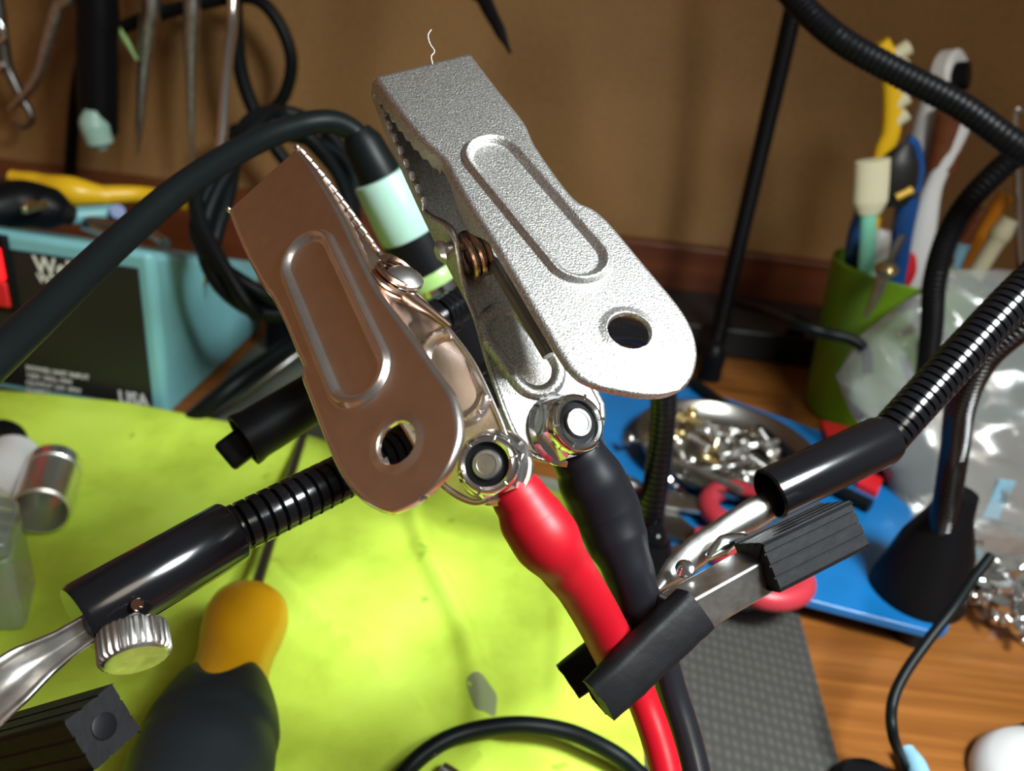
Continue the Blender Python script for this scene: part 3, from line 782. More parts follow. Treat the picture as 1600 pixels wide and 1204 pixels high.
rod_thing('drill_bit', 'dull steel rod at the right end of the station top', 'bit', [G(226, 358, TZ+.003), G(240, 368, TZ+.003), G(258, 380, TZ+.003)], .003, M_steel)
rod_thing('rotary_knob', 'small dark round knob beside the steel bits on the station', 'knob', [G(182, 338, TZ+.002), G(184, 330, TZ+.009)], [.006, .004], M_bluep, 16)

# ================================================================== SOLDERING IRON + STAND
iron = thing('soldering_iron', 'soldering iron with pale mint handle resting in a black stand', 'soldering iron', P(690, 470, .285))
pc = P(-140, 690, .130)
obj('cord', tube([Vector((pc.x-.03, pc.y-.20, .006)), Vector((pc.x-.03, pc.y-.10, .006)), Vector((pc.x-.028, pc.y-.035, .035)), pc, P(-60, 610, .140), P(0, 553, .150), P(80, 478, .168), P(180, 382, .192), P(290, 288, .216), P(390, 226, .238), P(460, 198, .250), P(515, 190, .257), P(552, 205, .262), P(570, 232, .264)], .00375, 20, 10), M_cord, iron)
hd = P(566, 222, .264); he = P(672, 425, .285); ha_ = (he-hd); hl = ha_.length
obj('strain_relief', lathe([(-.004, .0045), (0, .0066), (hl*.26, .0077), (hl*.27, .0077)], hd, ha_, 28), M_cord, iron)
obj('handle_sleeve', lathe([(hl*.245, .0079), (hl*.25, .0094), (hl*.27, .0098), (hl*.66, .0108), (hl*.69, .0104), (hl*.695, .008)], hd, ha_, 36), M_mintw, iron)
obj('handle_grip', lathe([(hl*.69, .0106), (hl*.95, .0110), (hl*.96, .009)], hd, ha_, 30), M_black, iron)
obj('collar', lathe([(hl*.96, .0105), (hl*.99, .0112), (hl*1.06, .0112), (hl*1.07, .009)], hd, ha_, 30), M_limeband, iron)
obj('barrel', lathe([(hl*1.07, .008), (hl*1.18, .0085), (hl*1.2, .0045), (hl*1.55, .0045), (hl*1.6, .001)], hd, ha_, 24), M_chrome, iron)
sb = G(640, 620, 0)
hp = hd+ha_*1.28; hp2 = hd+ha_*1.75
stand = thing('iron_stand', 'black soldering iron stand behind the left battery clip', 'stand', Vector((-.045, .43, 0)))
obj('stand_base', wbox(-.085, -.005, .40, .47, .0035, .020), M_black, stand, bevel=.003)
hl_ = (hp2-hp).length
obj('stand_holder', lathe([(0, .0095), (hl_*.2, .0088), (hl_, .0080), (hl_, .0070), (0, .0078), (0, .0095)], hp, ha_, 24, cap=False), M_black, stand)
mid = hp.lerp(hp2, .6)
obj('stand_post', tube([Vector((-.045, .43, .018)), Vector((-.040, .40, .05)), Vector((-.028, .33, .085)), mid+ha_.normalized().cross(X).normalized()*.0085], .0032, 12), M_black, stand)
c0 = G(455, 600, 0)
tag(obj('bench_tray', wbox(-.160, .010, .338, .50, 0, .003), mat('tray_grey', (.10, .10, .075), .5), bevel=.001, org=(-.08, .43, 0)), 'flat grey-green tray on the desk right of the teal station', 'tray')
# dark rods / cords running from the station to the stand
rod_thing('station_cord', 'black cord running along the right side of the teal station', 'cord', [G(295, 660, .006), G(340, 622, .02), G(400, 575, .03), G(470, 530, .035), G(540, 500, .03)], .0045, M_cord)
rod_thing('steel_rod', 'thin dark rod beside the black cord next to the station', 'rod', [G(330, 655, .004), G(400, 602, .022), G(470, 550, .035), G(540, 505, .04)], .0022, M_dsteel)
hb = thing('tool_holder_box', 'black tool holder block between the station and the stand', 'holder', Vector((-.125, c0.y+.06, .003)))
obj('block', wbox(-.150, -.092, c0.y+.030, c0.y+.075, .0032, .045), M_black, hb, bevel=.003)
obj('slot_cover', wbox(-.146, -.096, c0.y+.034, c0.y+.071, .045, .049), M_dsteel, hb, bevel=.002)
rod_thing('silver_pin', 'small bright metal pin behind the lower left gooseneck', 'pin', [G(487, 690, .008), G(530, 699, .008)], .0022, M_chrome)

# cords hanging on the wall
rod_thing('wall_cord', 'black cord looped over the wall among the hanging tools', 'cord', [W(108, 300, .585), W(112, 230, .58), W(120, 140, .575), W(138, 80, .57), W(190, 44, .565), W(250, 22, .56), W(320, 4, .56), W(392, -4, .56), W(432, 30, .56), W(455, 90, .56), W(446, 145, .56), W(420, 178, .56), W(395, 192, .56), W(340, 215, .555)], .0042, M_cord)
rod_thing('hanging_cord', 'black cord hanging down behind the shiny tweezers', 'cord', [W(366, -60, .55), W(368, 30, .55), W(376, 110, .55), W(398, 175, .55), W(430, 230, .55), W(470, 280, .55)], .0048, M_cord)
def coil():
    pts = []
    for i in range(90):
        th = -.6*math.pi-2*math.pi*i/22; k = i/90
        cx, cy = 436+14*math.sin(i*.9), 338+8*math.cos(i*.7)
        pts.append(P(cx+(108+10*math.sin(i*.33))*math.cos(th), cy-(146+10*math.cos(i*.41))*math.sin(th), .385+.025*math.sin(th*1.0+1)+.01*k))
    return pts
rod_thing('cable_coil', 'coiled black cable hanging beside the teal station', 'cable', coil(), .0036, M_cord, 10)

# ================================================================== HANGING TOOLS
rail_y = .572
tag(obj('tool_rail', wbox(-.40, .06, rail_y, .60, .300, .312), M_dsteel, bevel=.001, org=(-.17, .6, .3)), 'steel rail on the wall that the hand tools hang from', 'rail')
def top(px, py, y=None):
    """point on the rail line above a pixel (vertical hang)"""
    p = W(px, py, .568); return Vector((p.x, .568, .302))
def hang(name, label, cat, px, rr, m, y=.565, n=12, toprail=True, group=None):
    pts = [W(a, b, y) for a, b in px]
    if toprail: pts = [Vector((pts[0].x, y, .303))]+pts; rr = [rr[0]]+list(rr) if hasattr(rr, '__len__') else rr
    return rod_thing(name, label, cat, pts, rr, m, n, group)
hang('hook_pick', 'steel pick with a small curled hook hanging at far left', 'pick', [(-8, -20), (2, 35), (8, 95), (20, 125), (35, 155), (48, 178), (48, 192), (34, 199), (20, 192)], [.004, .0035, .0042, .0036, .0030, .0024, .002, .0018, .0012], M_dsteel)
hang('bent_pick', 'steel pick with bent shiny tip crossing the small hook', 'pick', [(112, -40), (92, 15), (76, 65), (63, 110), (50, 135), (32, 155), (14, 172)], [.0055, .005, .0042, .0034, .0030, .0028, .0016], M_steel, y=.555)
ls = thing('lanyard_clip', 'tiny shiny metal clasp at the far left edge', 'clasp', W(4, 60, .56))
obj('clasp_loop', tube([W(-2, 32, .56), W(4, 45, .56), W(7, 60, .56), W(-4, 66, .56)], .002, 10), M_chrome, ls)
obj('clasp_tail', tube([W(-4, 112, .56), W(6, 102, .56)], .002, 10), M_chrome, ls)
bk = thing('craft_knife', 'thick black tool handle with a pale rounded tip hanging on the wall', 'hand tool', W(152, 0, .54))
obj('handle', tube([Vector((W(152, -40, .535).x, .535, .31)), W(150, -20, .535), W(152, 60, .535), W(153, 140, .535), W(156, 205, .535), W(166, 222, .535)], [.0125, .0125, .0125, .0125, .0118, .008], 20), M_black, bk)
obj('pale_tip', tube([W(146, 170, .528), W(148, 195, .528), W(156, 222, .528), W(160, 234, .528)], [.006, .0095, .0085, .003], 24, 14), M_mintw, bk)
hang('green_wire', 'short thin greenish wire beside the black tool handle', 'wire', [(150, -30), (176, 30), (196, 62), (214, 94)], [.0015, .0018, .002, .001], M_limeband, y=.55)
hang('tapered_awl', 'dull grey tapered awl hanging with its point down', 'awl', [(236, -20), (231, 40), (224, 110), (219, 180), (215, 240)], [.0062, .0058, .004, .003, .001], M_steel, y=.555)
hang('slim_awl', 'slim grey awl hanging straight, right of the tapered awl', 'awl', [(299, -20), (298, 60), (298, 130), (299, 200), (301, 255)], [.0055, .005, .003, .002, .0008], M_steel, y=.555)
tw = thing('tweezers', 'long shiny tweezers hanging behind the iron cord', 'tweezers', P(340, 300, .42))
ty = P(345, 235, .42)
tzp = [Vector((P(366, -20, .43).x, P(366, -20, .43).y, .30)), P(364, -10, .43), P(356, 90, .425), P(346, 230, .42), P(338, 340, .418), P(335, 362, .418)]
obj('arm', sweep(smooth_path(tzp, 4), .0030, 10), M_chrome, tw)
obj('arm', tube([P(336, 356, .418), P(335, 400, .418), P(333, 455, .418)], [.0024, .0018, .0006], 10), M_chrome, tw)
obj('arm', tube([P(334, 356, .419), P(326, 400, .422), P(317, 448, .424)], [.0022, .0016, .0006], 10), M_brass, tw)
hk = Vector((tzp[0].x, tzp[0].y, .296))
obj('hook', tube([hk, Vector((hk.x, .5, .312)), Vector((hk.x, .575, .314))], .0015, 8), M_chrome, tw)
bp_ = [P(735, -60, .40), P(757, 0, .395), P(778, 42, .39), P(797, 82, .386)]
kk = thing('pointed_probe', 'black pointed probe tip poking down from the top', 'probe', bp_[1])
obj('shaft', tube([Vector((bp_[0].x, bp_[0].y+.02, .31))]+bp_, [.004, .004, .0038, .003, .0009], 12), M_black, kk)
obj('hook', tube([Vector((bp_[0].x, bp_[0].y+.02, .308)), Vector((bp_[0].x, .5, .316)), Vector((bp_[0].x, .6, .316))], .0015, 8), M_dsteel, kk)

# ================================================================== PEN CUP
cupc = Vector((.216, .452, 0))
cup = tag(obj('pen_cup', lathe([(0, .030), (.001, .031), (.094, .0415), (.095, .0405), (.094, .0400), (.004, .0295), (.004, .001)], cupc, Vector((.02, .02, 1)), 48, cap=True), M_green, org=cupc), 'lime green plastic cup full of brushes and pens', 'cup')
def inside(px, py, y, rr, bottom_px=None, m=None): pass
def stick(name, label, cat, px, rr, m, y=.45, n=12, root=None):
    pts = [W(a, b, y) for a, b in px]
    d_ = pts[0]-pts[1]; end = Vector((cupc.x+(pts[0].x-cupc.x)*.35, cupc.y, .012))
    return rod_thing(name, label, cat, [end]+pts, [rr[0]]+list(rr), m, n)
# mint brush with cream ferrule
mb = thing('flux_brush', 'mint green brush with wide cream head standing in the cup', 'brush', Vector((cupc.x-.01, .44, .005)))
obj('handle', sweep([Vector((cupc.x-.012, .438, .01)), W(1352, 440, .435), W(1358, 330, .435)], .0042, 12, squash=.6), M_mint, mb)
obj('brush_head', sweep(smooth_path([W(1358, 334, .435), W(1360, 315, .435), W(1362, 290, .435), W(1364, 250, .435)], 5), [.006+.003*min(1, i/5) for i in range(16)], 16, squash=.5), M_cream, mb)
yb = thing('yellow_brush', 'yellow toothbrush with faded bristles standing in the cup', 'brush', Vector((cupc.x-.004, .455, .005)))
obj('handle', sweep(smooth_path([Vector((cupc.x-.005, .452, .01)), W(1362, 340, .452), W(1378, 245, .452), W(1392, 205, .452), W(1394, 140, .452), W(1388, 95, .452), W(1374, 68, .452)], 5), .0050, 14, squash=.75), M_yellow, yb)
for k in range(5):
    yb_y = 78+k*26
    obj('bristle_tuft', sweep([W(1396, yb_y+10, .452), W(1420-k, yb_y-5, .452)], [.0036, .0042], 10), M_cream, yb)
wt = thing('white_toothbrush', 'white toothbrush with red grip and dark worn bristles', 'toothbrush', Vector((cupc.x+.015, .45, .005)))
obj('handle', sweep(smooth_path([Vector((cupc.x+.008, .452, .01)), W(1412, 470, .452), W(1438, 370, .452), W(1455, 300, .452), W(1478, 250, .452), W(1500, 205, .452), W(1512, 170, .452)], 5), [.0035]*6+[.0075, .0085, .009, .0085, .008, .0075, .007, .0065, .006, .0055, .005, .0048, .0046]+[.0045]*12, 14, squash=.7), M_white, wt)
obj('red_grip', sweep(smooth_path([W(1405, 455, .446), W(1412, 425, .446), W(1420, 395, .446)], 4), [.003, .005, .006, .0068, .007, .0068, .006, .005, .003], 12, squash=.5), M_redb, wt)
obj('bristle_block', sweep(smooth_path([W(1470, 265, .455), W(1482, 215, .455), W(1492, 165, .455)], 3), .0085, 12, squash=.7), M_trim, wt)
hw_ = thing('electric_brush_head', 'white round brush head with dark centre above the cup', 'brush', Vector((cupc.x+.0, .47, .005)))
obj('stem', sweep(smooth_path([Vector((cupc.x+.002, .468, .01)), W(1425, 320, .47), W(1440, 250, .47), W(1452, 180, .47), W(1468, 125, .47)], 5), [.004]*5+[.006, .007, .008, .0095, .0105, .011, .0105, .0095, .0085, .008, .0075, .007, .007, .007, .008, .009], 16), M_white, hw_)
obj('head_ring', lathe([(-.006, .010), (-.004, .0125), (.003, .0125), (.005, .010)], W(1484, 116, .468), camvec(.55, .2, -.7), 24), M_white, hw_)
obj('dark_bristles', lathe([(0, .0075), (.006, .007)], W(1494, 120, .462), camvec(.75, .1, -.6), 18), M_black, hw_)
stick('blue_pen', 'blue pen at the left edge inside the green cup', 'pen', [(1330, 400), (1346, 330)], [.0038, .0036], M_bluep, y=.455)
stick('yellow_pencil', 'orange-yellow pencil standing behind the mint brush', 'pencil', [(1340, 400), (1362, 300), (1372, 235)], [.0034, .0034, .003], M_orange, y=.457, n=6)
bx = thing('blue_cutters', 'blue-handled tool with black and yellow head in the cup', 'hand tool', Vector((cupc.x+.004, .44, .005)))
obj('handle', sweep(smooth_path([Vector((cupc.x+.004, .445, .01)), W(1398, 440, .446), W(1408, 370, .446), W(1420, 310, .446)], 4), .0058, 12), M_bluep, bx)
obj('head', sweep(smooth_path([W(1396, 320, .444), W(1400, 285, .444), W(1408, 250, .444), W(1418, 225, .444)], 4), [.008, .0095, .0105, .011, .0115, .0115, .011, .0105, .0095, .008, .0065, .005, .003], 14, squash=.6), M_panel, bx)
obj('blue_shell', sweep(smooth_path([W(1430, 300, .446), W(1436, 262, .446), W(1430, 228, .446), W(1418, 217, .446)], 4), .0028, 10), M_bluep, bx)
obj('yellow_band', sweep([W(1400, 308, .438), W(1425, 296, .438)], .002, 8), M_yellow, bx)
stick('white_spatula', 'pale grey flat stick in the cup beside the mint brush', 'stick', [(1368, 400), (1378, 360)], [.0065, .005], M_white, y=.442)
pr2 = thing('glass_dropper', 'thin clear rod with yellow-green bead leaning out of the cup', 'rod', W(1355, 492, .405))
obj('rod', sweep([W(1352, 496, .405), W(1372, 455, .408), W(1382, 425, .41)], [.0010, .0028, .0034], 12), M_steel, pr2)
obj('bead', sweep(smooth_path([W(1381, 432, .41), W(1385, 420, .41), W(1389, 408, .41)], 3), [.003, .0048, .0058, .0062, .0056, .0045, .003], 14), M_brass, pr2)
obj('support_rod', sweep([W(1384, 420, .412), W(1410, 370, .425)], .002, 8), M_dsteel, pr2)
# second holder at far right with pencils
h2 = Vector((.312, .497, 0))
tag(obj('dark_pot', lathe([(0, .034), (.07, .038), (.072, .037), (.07, .035), (.004, .031), (.004, .001)], h2, Z, 36), M_panel, org=h2), 'dark pot of pencils behind the clear bag', 'pot')
def stick2(name, label, cat, px, rr, m, y=.49, n=10):
    pts = [W(a, b, y) for a, b in px]
    d_ = (pts[0]-pts[1]); d_ = d_*((pts[0].z-.05)/max(1e-4, -d_.z)) if d_.z < -1e-3 else Vector((0, 0, -.05))
    e_ = pts[0]+d_
    return rod_thing(name, label, cat, [e_]+pts, [rr[0]]+rr, m, n)
stick2('orange_marker', 'orange marker leaning in the dark pot', 'marker', [(1515, 395), (1543, 350), (1572, 304)], [.0048, .0048, .0048], M_orange, y=.512)
stick2('cream_stick', 'cream wooden stick with rounded end in the dark pot', 'stick', [(1545, 395), (1563, 366), (1578, 342)], [.005, .0062, .005], M_cream, y=.478)
stick2('brown_stick', 'brown stick left of the orange marker', 'stick', [(1505, 380), (1525, 345), (1538, 325)], [.0036, .0036, .003], M_trim, y=.495)
stick2('grey_pen', 'dark grey pen with round cap standing in the dark pot', 'pen', [(1497, 400), (1505, 380)], [.0045, .005], M_ledblue, y=.495)
stick2('tall_wire', 'light silver wire end at the right edge above the pot', 'wire', [(1590, 300), (1586, 180), (1600, 176)], [.002, .0018, .0012], M_chrome, y=.50)
# dark cable to the cup and black box at the wall
rod_thing('thin_black_cord', 'thin black cord hanging in front of the wood strip to the cup', 'cord', [W(1130, 462, .55), W(1150, 472, .53), W(1190, 484, .47), W(1240, 505, .405), W(1290, 520, .393), W(1330, 530, .39), W(1352, 548, .388), W(1356, 580, .388)], .0030, M_cord)
bb = thing('black_junction_box', 'black plastic box with clip at the foot of the wall', 'box', G(1200, 570, 0))
c1 = G(1190, 566, 0)
obj('box_body', wbox(c1.x-.07, c1.x+.06, c1.y, WY-.016, 0, .022), M_panel, bb, bevel=.002)
obj('box_latch', bar(Vector((c1.x+.012, c1.y+.002, .003)), Vector((c1.x+.022, c1.y+.006, .034)), .012, .006, X), M_black, bb, bevel=.001)
# cable over the blue base
rod_thing('base_cord', 'black cord lying across the back of the blue base', 'cord', [G(1085, 598, BZ1+.004), G(1120, 625, BZ1+.0035), G(1165, 655, BZ1+.0035), G(1215, 695, BZ1+.0035), G(1250, 725, BZ1+.0035), G(1300, 760, BZ1+.0035), G(1360, 790, BZ1+.004)], .0033, M_cord)
tag(obj('red_strip', extrude_ground([(1282, 655), (1335, 668), (1385, 735), (1372, 768), (1340, 752), (1300, 700)], BZ1, BZ1+.004), M_redb, smooth=False, bevel=.0006, org=G(1300, 680, BZ1)), 'flat red plastic piece on the base beside the bag', 'plastic piece')

# ================================================================== DISH OF SCREWS
dc = G(1128, 722, BZ1)
dr = .046
tag(obj('metal_dish', lathe([(0, dr*.72), (.001, dr*.78), (.007, dr*.95), (.011, dr), (.0116, dr*1.0), (.0112, dr*.965), (.007, dr*.91), (.002, dr*.75), (.0014, .001)], dc, Z, 56), mat('dish_steel', (.34, .32, .29), .3, 1.), org=dc), 'round steel dish of small screws on the blue base', 'dish')
def screw_mesh(name, L=.012, r=.0013, hr=.0028, m=M_steel):
    vf = join(lathe([(0, hr*.85), (.0008, hr), (.0016, hr*.9), (.0020, hr*.5)], Vector((0, 0, 0)), -X, 12), lathe([(0, r), (L*.25, r)]+[(L*(.25+.72*i/14), r*(1.0 if i % 2 else .8)) for i in range(15)]+[(L, r*.4)], Vector((0, 0, 0)), X, 10))
    o = obj(name, vf, m); return o
def place(o, p, rot, first, label, cat, group, sc=1):
    c = o if first else o.copy()
    if not first: COL.objects.link(c)
    c.location = p; c.rotation_euler = rot; c.scale = (sc, sc, sc); return tag(c, label, cat, group)
scp = screw_mesh('screw'); brs = screw_mesh('brass_screw', .009, .0016, .0032, M_brass); wsh = obj('washer', lathe([(0, .0020), (0, .0042), (.0009, .0042), (.0009, .0020)], Vector(), Z, 20, cap=False), M_chrome)
for i in range(26):
    a = random.uniform(0, 6.28); q = dr*.66*math.sqrt(random.random())
    place(scp, dc+Vector((q*math.cos(a), q*math.sin(a), .0045+.004*random.random())), (random.uniform(-.2, .2), random.uniform(-.35, .35), random.uniform(0, 6.28)), i == 0, 'small steel screw in the round dish', 'screw', 'screws in the dish', random.uniform(.8, 1.4))
for i in range(7):
    a = random.uniform(2.0, 4.4); q = dr*.6*math.sqrt(random.random())
    place(brs, dc+Vector((q*math.cos(a), q*math.sin(a)+.012, .007+.004*random.random())), (0, random.uniform(-.4, .4), random.uniform(0, 6.28)), i == 0, 'small brass coloured screw in the round dish', 'screw', 'brass screws in the dish', random.uniform(.9, 1.3))
for i in range(6):
    a = random.uniform(0, 6.28); q = dr*.6*math.sqrt(random.random())
    place(wsh, dc+Vector((q*math.cos(a), q*math.sin(a), .008+.003*random.random())), (random.uniform(-.4, .4), random.uniform(-.4, .4), 0), i == 0, 'small bright washer in the round dish', 'washer', 'washers in the dish', random.uniform(.8, 1.2))
rod_thing('steel_strip', 'long dull steel strip lying across the dish', 'strip', [G(1035, 715, BZ1+.013), G(1090, 735, BZ1+.013), G(1160, 768, BZ1+.012)], .0020, M_steel, 8)
rod_thing('curved_wire', 'curved pale wire leaning on the near rim of the dish', 'wire', [G(1038, 730, BZ1+.012), G(1048, 752, BZ1+.008), G(1072, 772, BZ1+.002)], .0017, M_chrome, 8)
ls_ = screw_mesh('screw', .022, .0014, .0036, M_steel)
pA, pB = G(984, 686, BZ1+.010), G(1040, 706, BZ1+.002)
dd = (pB-pA).normalized(); ls_.location = pA; ls_.rotation_euler = dd.to_track_quat('X', 'Z').to_euler(); tag(ls_, 'lone steel screw standing up on the blue base left of the dish', 'screw')

# scissors ------------------------------------------------------------------
sz = BZ1+.004
sc_ = thing('scissors', 'open scissors with dark red handles on the blue base', 'scissors', G(1080, 820, BZ1))
def flatblade(px, z, h): return extrude_ground(px, z, z+h)
obj('blade', flatblade([(955, 748), (985, 752), (1040, 762), (1100, 778), (1108, 800), (1040, 790), (990, 775)], sz, .002), M_steel, sc_, smooth=False, bevel=.0003)
obj('blade', flatblade([(1000, 775), (1050, 795), (1100, 835), (1095, 855), (1045, 835), (1010, 800)], sz-.0025, .002), M_dsteel, sc_, smooth=False, bevel=.0003)
def loop(cx, cy, rx, ry, rot, z, r):
    pts = []
    for i in range(28):
        t_ = 2*math.pi*i/28; x = rx*math.cos(t_); y = ry*math.sin(t_)
        pts.append(G(cx+x*math.cos(rot)-y*math.sin(rot), cy+x*math.sin(rot)+y*math.cos(rot), z))
    pts.append(pts[0]); pts.append(pts[1]); return sweep(pts, r, 12, cap=False)
obj('handle_loop', loop(1146, 792, 40, 26, .25, sz+.003, .0048), M_red, sc_)
obj('handle', tube([G(1082, 845, sz), G(1110, 852, sz), G(1150, 880, sz), G(1180, 900, sz)], [.006, .0075, .006, .0048], 14), M_red, sc_)
obj('handle_loop', loop(1208, 910, 48, 26, .1, sz+.003, .0048), M_red, sc_)
tag(obj('copper_washer', lathe([(0, .002), (0, .005), (.001, .005), (.001, .002)], G(1058, 838, BZ1), Z, 20, cap=False), M_copper, org=G(1058, 838, BZ1)), 'small copper washer near the dark red scissors', 'washer')
tag(obj('grey_nut', hexnut(G(1060, 868, BZ1), Z, .004, .003), M_steel, org=G(1060, 868, BZ1), smooth=False), 'small grey hex nut in front of the copper washer', 'nut')
tag(obj('steel_ball', lathe([(0, .0008), (.0008, .0018), (.002, .0022), (.0033, .0018), (.004, .0007)], G(1000, 822, BZ1), Z, 14), M_chrome, org=G(1000, 822, BZ1)), 'tiny steel ball beside the black sleeve', 'ball')

# ================================================================== BAGS OF BOLTS
def bag(rows, m, seed, n=84, amp=.009):
    V, F = [], []
    sec = []
    for (l, r, y, th) in rows: sec.append((W(*l, y), W(*r, y), th))
    K = 13; R_ = []
    for i in range(len(sec)-1):
        for k in range(K):
            s = k/K; R_.append((sec[i][0].lerp(sec[i+1][0], s), sec[i][1].lerp(sec[i+1][1], s), sec[i][2]*(1-s)+sec[i+1][2]*s))
    R_.append(sec[-1])
    for i, (a, b, th) in enumerate(R_):
        c = (a+b)/2; h = (b-a)/2
        for k in range(n):
            t_ = 2*math.pi*k/n; cs, sn = math.cos(t_), math.sin(t_)
            p = c+h*(math.copysign(abs(cs)**.7, cs))-Y*(th/2*math.copysign(abs(sn)**.8, sn))
            q = p*24; e = p*48
            nv = Vector((noise.noise(q+Vector((seed, 0, 0))), noise.noise(q+Vector((0, seed, 5))), noise.noise(q+Vector((9, 0, seed)))))
            rd = 1-abs(noise.noise(e+Vector((seed*2, 1, 1))))*2
            p = p+nv*amp*1.2*min(1, th/.02+.15)-Y*(rd*amp*.45*min(1, th/.02)*(1 if sn > 0 else -1))
            if p.z < .0015: p.z = .0015
            V.append(p)
    for i in range(len(R_)-1):
        for k in range(n):
            a = i*n+k; b = i*n+(k+1) % n; F.append((a, b, b+n, a+n))
    return V, F
tag(obj('plastic_bag', bag([((1452, 850), (1680, 880), .325, .030), ((1420, 790), (1720, 800), .335, .055), ((1385, 730), (1740, 740), .352, .06), ((1345, 660), (1740, 660), .366, .055), ((1322, 598), (1740, 590), .378, .045), ((1352, 545), (1720, 520), .388, .035), ((1410, 478), (1690, 450), .396, .02), ((1455, 440), (1600, 425), .402, .009), ((1468, 422), (1560, 418), .405, .003)], M_film, 3.1), M_film, org=G(1500, 860)),
    'crumpled clear plastic bag standing beside the green cup', 'bag')
tag(obj('zip_bag', bag([((1436, 850), (1660, 850), .318, .02), ((1470, 905), (1690, 905), .300, .02), ((1525, 955), (1700, 955), .284, .016), ((1580, 1005), (1700, 1010), .268, .008)], M_film2, 8.3, amp=.003), M_film2, org=G(1540, 930)), 'clear zip bag of bolts lying on the desk at the right edge', 'bag')
bolt = screw_mesh('bolt', .014, .0017, .0034, M_chrome)
hexn = obj('hex_nut', hexnut(Vector(), Z, .0042, .0032), M_chrome, smooth=False, bevel=.0003)
spots = []
for i in range(46):
    u_ = random.random(); v_ = random.random()
    x = 1440+u_*165; y0 = 835+u_*60; y = y0+v_*95*(.55+.5*u_)
    spots.append((x, min(y, 868+(x-1440)*.80)))
for i, (x, y) in enumerate(spots):
    p = G(x, y, .004+.008*random.random())
    place(bolt, p, (random.uniform(-.4, .4), random.uniform(-.5, .5), random.uniform(0, 6.28)), i == 0, 'bright small bolt among those in the clear bag', 'bolt', 'bolts in the clear bag', random.uniform(.8, 1.25))
for i in range(12):
    x, y = random.choice(spots); p = G(x+random.uniform(-8, 8), y-4, .010+.006*random.random())
    place(hexn, p, (random.uniform(-.6, .6), random.uniform(-.6, .6), 0), i == 0, 'bright hex nut among the bolts in the clear bag', 'nut', 'nuts in the clear bag', random.uniform(.8, 1.2))
tag(obj('blue_tag', obox(W(1560, 780, .33), X, Y, Z, .008, .001, .022), M_ledblue, org=W(1560, 780, .33), bevel=.0003), 'narrow pale blue tag inside the crumpled bag', 'tag')

# ================================================================== FRONT AND LEFT OF THE BENCH
# thin cord on the wood
rod_thing('signal_cable', 'thin black cord curving over the wood in front of the blue base', 'cord', [P(1548, 868, .272), P(1520, 905, .268), P(1488, 952, .262), P(1450, 1000, .258), P(1412, 1055, .254), P(1394, 1100, .250), P(1396, 1150, .246), G(1416, 1205, .004), G(1440, 1300, .004)], .0017, M_cord)
rod_thing('blue_plug', 'pale blue plastic plug tip at the bottom edge', 'plug', [G(1416, 1172, .005), G(1432, 1200, .005), G(1450, 1260, .005)], [.0028, .0036, .004], M_ledblue)
tag(obj('bottle_top', lathe([(0, .010), (.006, .011), (.0085, .009)], G(1350, 1250, 0), Z, 24), M_black, org=G(1350, 1250, 0)), 'black round cap at the bottom edge beside the mat', 'cap')
tag(obj('white_dome', lathe([(0, .024), (.004, .024), (.010, .020), (.013, .012), (.014, .002)], G(1636, 1246, 0), Z, 40), M_white, org=G(1636, 1246, 0)), 'white rounded plastic piece in the bottom right corner', 'plastic piece')
rod_thing('corner_wire', 'black wire curling behind the white piece in the corner', 'wire', [G(1548, 1180, .004), G(1560, 1162, .005), G(1585, 1148, .005), G(1620, 1135, .005)], .0026, M_cord)
rod_thing('bench_cable', 'black cable arching over the lime cloth at the bottom', 'cable', [G(330, 1720, 0.0105), G(470, 1440, 0.0105), G(560, 1300, 0.0105), G(632, 1206, 0.0110), G(680, 1165, 0.0130), G(735, 1142, 0.0140), G(810, 1132, 0.0150), G(885, 1142, 0.0140), G(945, 1168, 0.0130), G(990, 1200, 0.0110), G(1040, 1260, 0.0090), G(1110, 1400, 0.0080), G(1140, 1600, 0.0080)], .0027, M_cord, 16)
rod_thing('metal_ferrule', 'small shiny metal ferrule at the bottom edge under the cable', 'ferrule', [G(690, 1206, .006), G(712, 1220, .006)], .0032, M_chrome)
# screwdriver
sdv = thing('screwdriver', 'screwdriver with amber and black handle lying on the lime cloth', 'screwdriver', G(340, 1080, CZ))
p0 = G(394, 938, .020); p1 = G(288, 1290, .024); aa = p1-p0
obj('shaft', sweep([G(474, 680, .012), G(434, 808, .015), p0+aa*.02], .0021, 14), M_dsteel, sdv)
L = aa.length
def pw_(px): return px
obj('handle', lathe([(0, .004), (.0015, .0100), (.005, .0128), (.010, .0137), (.016, .0132), (.024, .0118), (.032, .0113), (.040, .0125), (.052, .0150), (L, .016)], p0, aa, 40), M_amber, sdv)
def gripmesh():
    a, x, y = basis(aa, camvec(1, 0, 0)); V, F = [], []; n = 64
    up_ = -FW-a*(-FW).dot(a); up_.normalize()
    for i in range(31):
        s = i/30
        for k in range(n):
            t_ = 2*math.pi*k/n; dirv = x*math.cos(t_)+y*math.sin(t_)
            ang = math.atan2(dirv.dot(a.cross(up_)), dirv.dot(up_))
            h0_ = .044+.0055*math.cos(ang*4+math.pi*.75-1.2)
            h = h0_+(L-h0_)*s
            rad = .0120+(.0186-.0120)*min(1, max(0, (h-.036)/.020))**.7
            if s < .06: rad *= .93+.07*(s/.06)
            if h > .06: rad += .0004*math.sin(h*300)
            V.append(p0+a*h+dirv*rad)
    for h, rr_ in ((L+.003, .0176), (L+.0052, .0150), (L+.006, .0110)):
        for k in range(n):
            t_ = 2*math.pi*k/n; V.append(p0+a*h+(x*math.cos(t_)+y*math.sin(t_))*rr_)
    for i in range(33):
        for k in range(n):
            q = i*n+k; b = i*n+(k+1) % n; F.append((q, b, b+n, q+n))
    F.append(tuple(range(33*n, 34*n)))
    return V, F
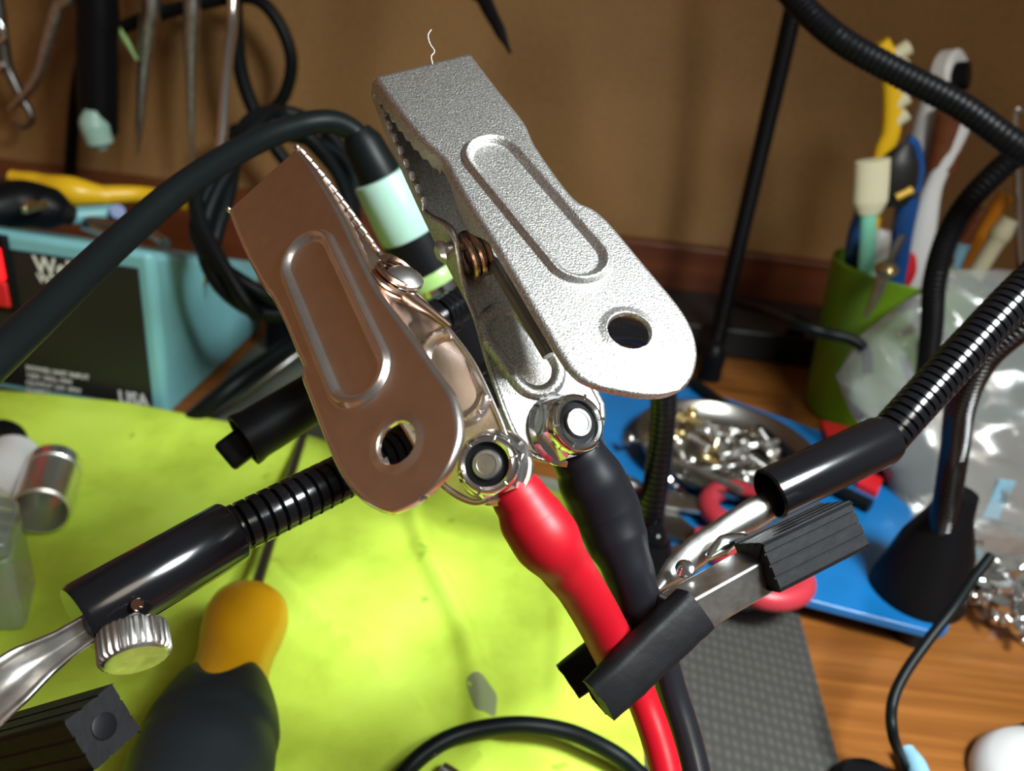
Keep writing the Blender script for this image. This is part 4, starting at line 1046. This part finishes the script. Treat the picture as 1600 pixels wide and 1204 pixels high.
obj('grip', gripmesh(), M_grip, sdv)
# socket
so0, so1 = G(62, 800, .0165), G(92, 706, .0165)
sl = .033; sv = (so1-so0).normalized()
tag(obj('socket', lathe([(0, .0098), (.0008, .0108), (sl*.7, .0108), (sl*.72, .0102), (sl*.78, .0102), (sl*.8, .0108), (sl, .0105), (sl, .006), (sl*.9, .006), (sl*.9, .0095), (.001, .0095), (0, .0098)], so0, sv, 40, cap=False), mat('socket_steel', (.78, .78, .77), .36, 1.), org=so0-Z*.0155), 'steel socket lying on the lime cloth with its open end forward', 'socket')
wp = thing('marker_pen', 'white plastic marker with black end at the left edge', 'marker', G(10, 740, CZ))
obj('cap_body', tube([G(-30, 790, .012), G(0, 752, .012), G(22, 715, .012), G(30, 700, .012)], [.013, .013, .011, .006], 20), M_white, wp)
obj('black_end', tube([G(-10, 694, .010), G(12, 682, .010), G(18, 676, .010)], [.010, .009, .005], 16), M_black, wp)
cb = thing('clear_box', 'clear plastic box at the left edge below the steel socket', 'box', G(0, 900, CZ))
b0 = G(48, 990, CZ); b1 = G(60, 880, CZ)
obj('box_shell', prism([(q.x, q.y) for q in round_poly([G(40, 985, CZ), G(58, 905, CZ), G(-90, 880, CZ), G(-120, 985, CZ)], .004)], Vector((0, 0, CZ)), X, Y, Z, .030), M_boxfilm, cb, bevel=.001)
obj('box_lid', prism([(q.x, q.y) for q in round_poly([G(40, 985, CZ), G(58, 905, CZ), G(-90, 880, CZ), G(-120, 985, CZ)], .004)], Vector((0, 0, CZ+.0305)), X, Y, Z, .006), M_boxfilm, cb, bevel=.001)
def drape(px):
    pts = [G(x, y, .005) for x, y in px]; c = sum(pts, Vector())/len(pts); pts = round_poly(pts, .0025, 3); V, F = [], []; n = len(pts)
    for lift in (.0006, .0011):
        for i in range(7):
            for p in pts:
                q = c.lerp(p, i/6); q.z = HGT[0](q, 0)+lift; V.append(q)
    for l in (0, 1):
        for i in range(6):
            for k in range(n):
                a = l*7*n+i*n+k; b = l*7*n+i*n+(k+1) % n; F.append((a, b, b+n, a+n))
    for k in range(n): F.append((6*n+k, 6*n+(k+1) % n, 13*n+(k+1) % n, 13*n+k))
    return V, F
# stain patch piece on cloth (grey tag)
tag(obj('grey_chip', drape([(726, 1060), (750, 1058), (778, 1082), (774, 1122), (742, 1120)]), mat('grey_green', (.22, .25, .12), .7), smooth=False, org=G(750, 1090, CZ)), 'flat grey-green patch lying on the lime cloth above the cable', 'patch')
tag(obj('grey_card', extrude_ground([(835, 742), (868, 748), (880, 768), (842, 765)], .003, .0042), mat('grey_card', (.26, .28, .22), .7), smooth=False, org=G(860, 755, 0)), 'small grey card edge showing between the red and black sleeves', 'card')
print('objects', len(bpy.data.objects))
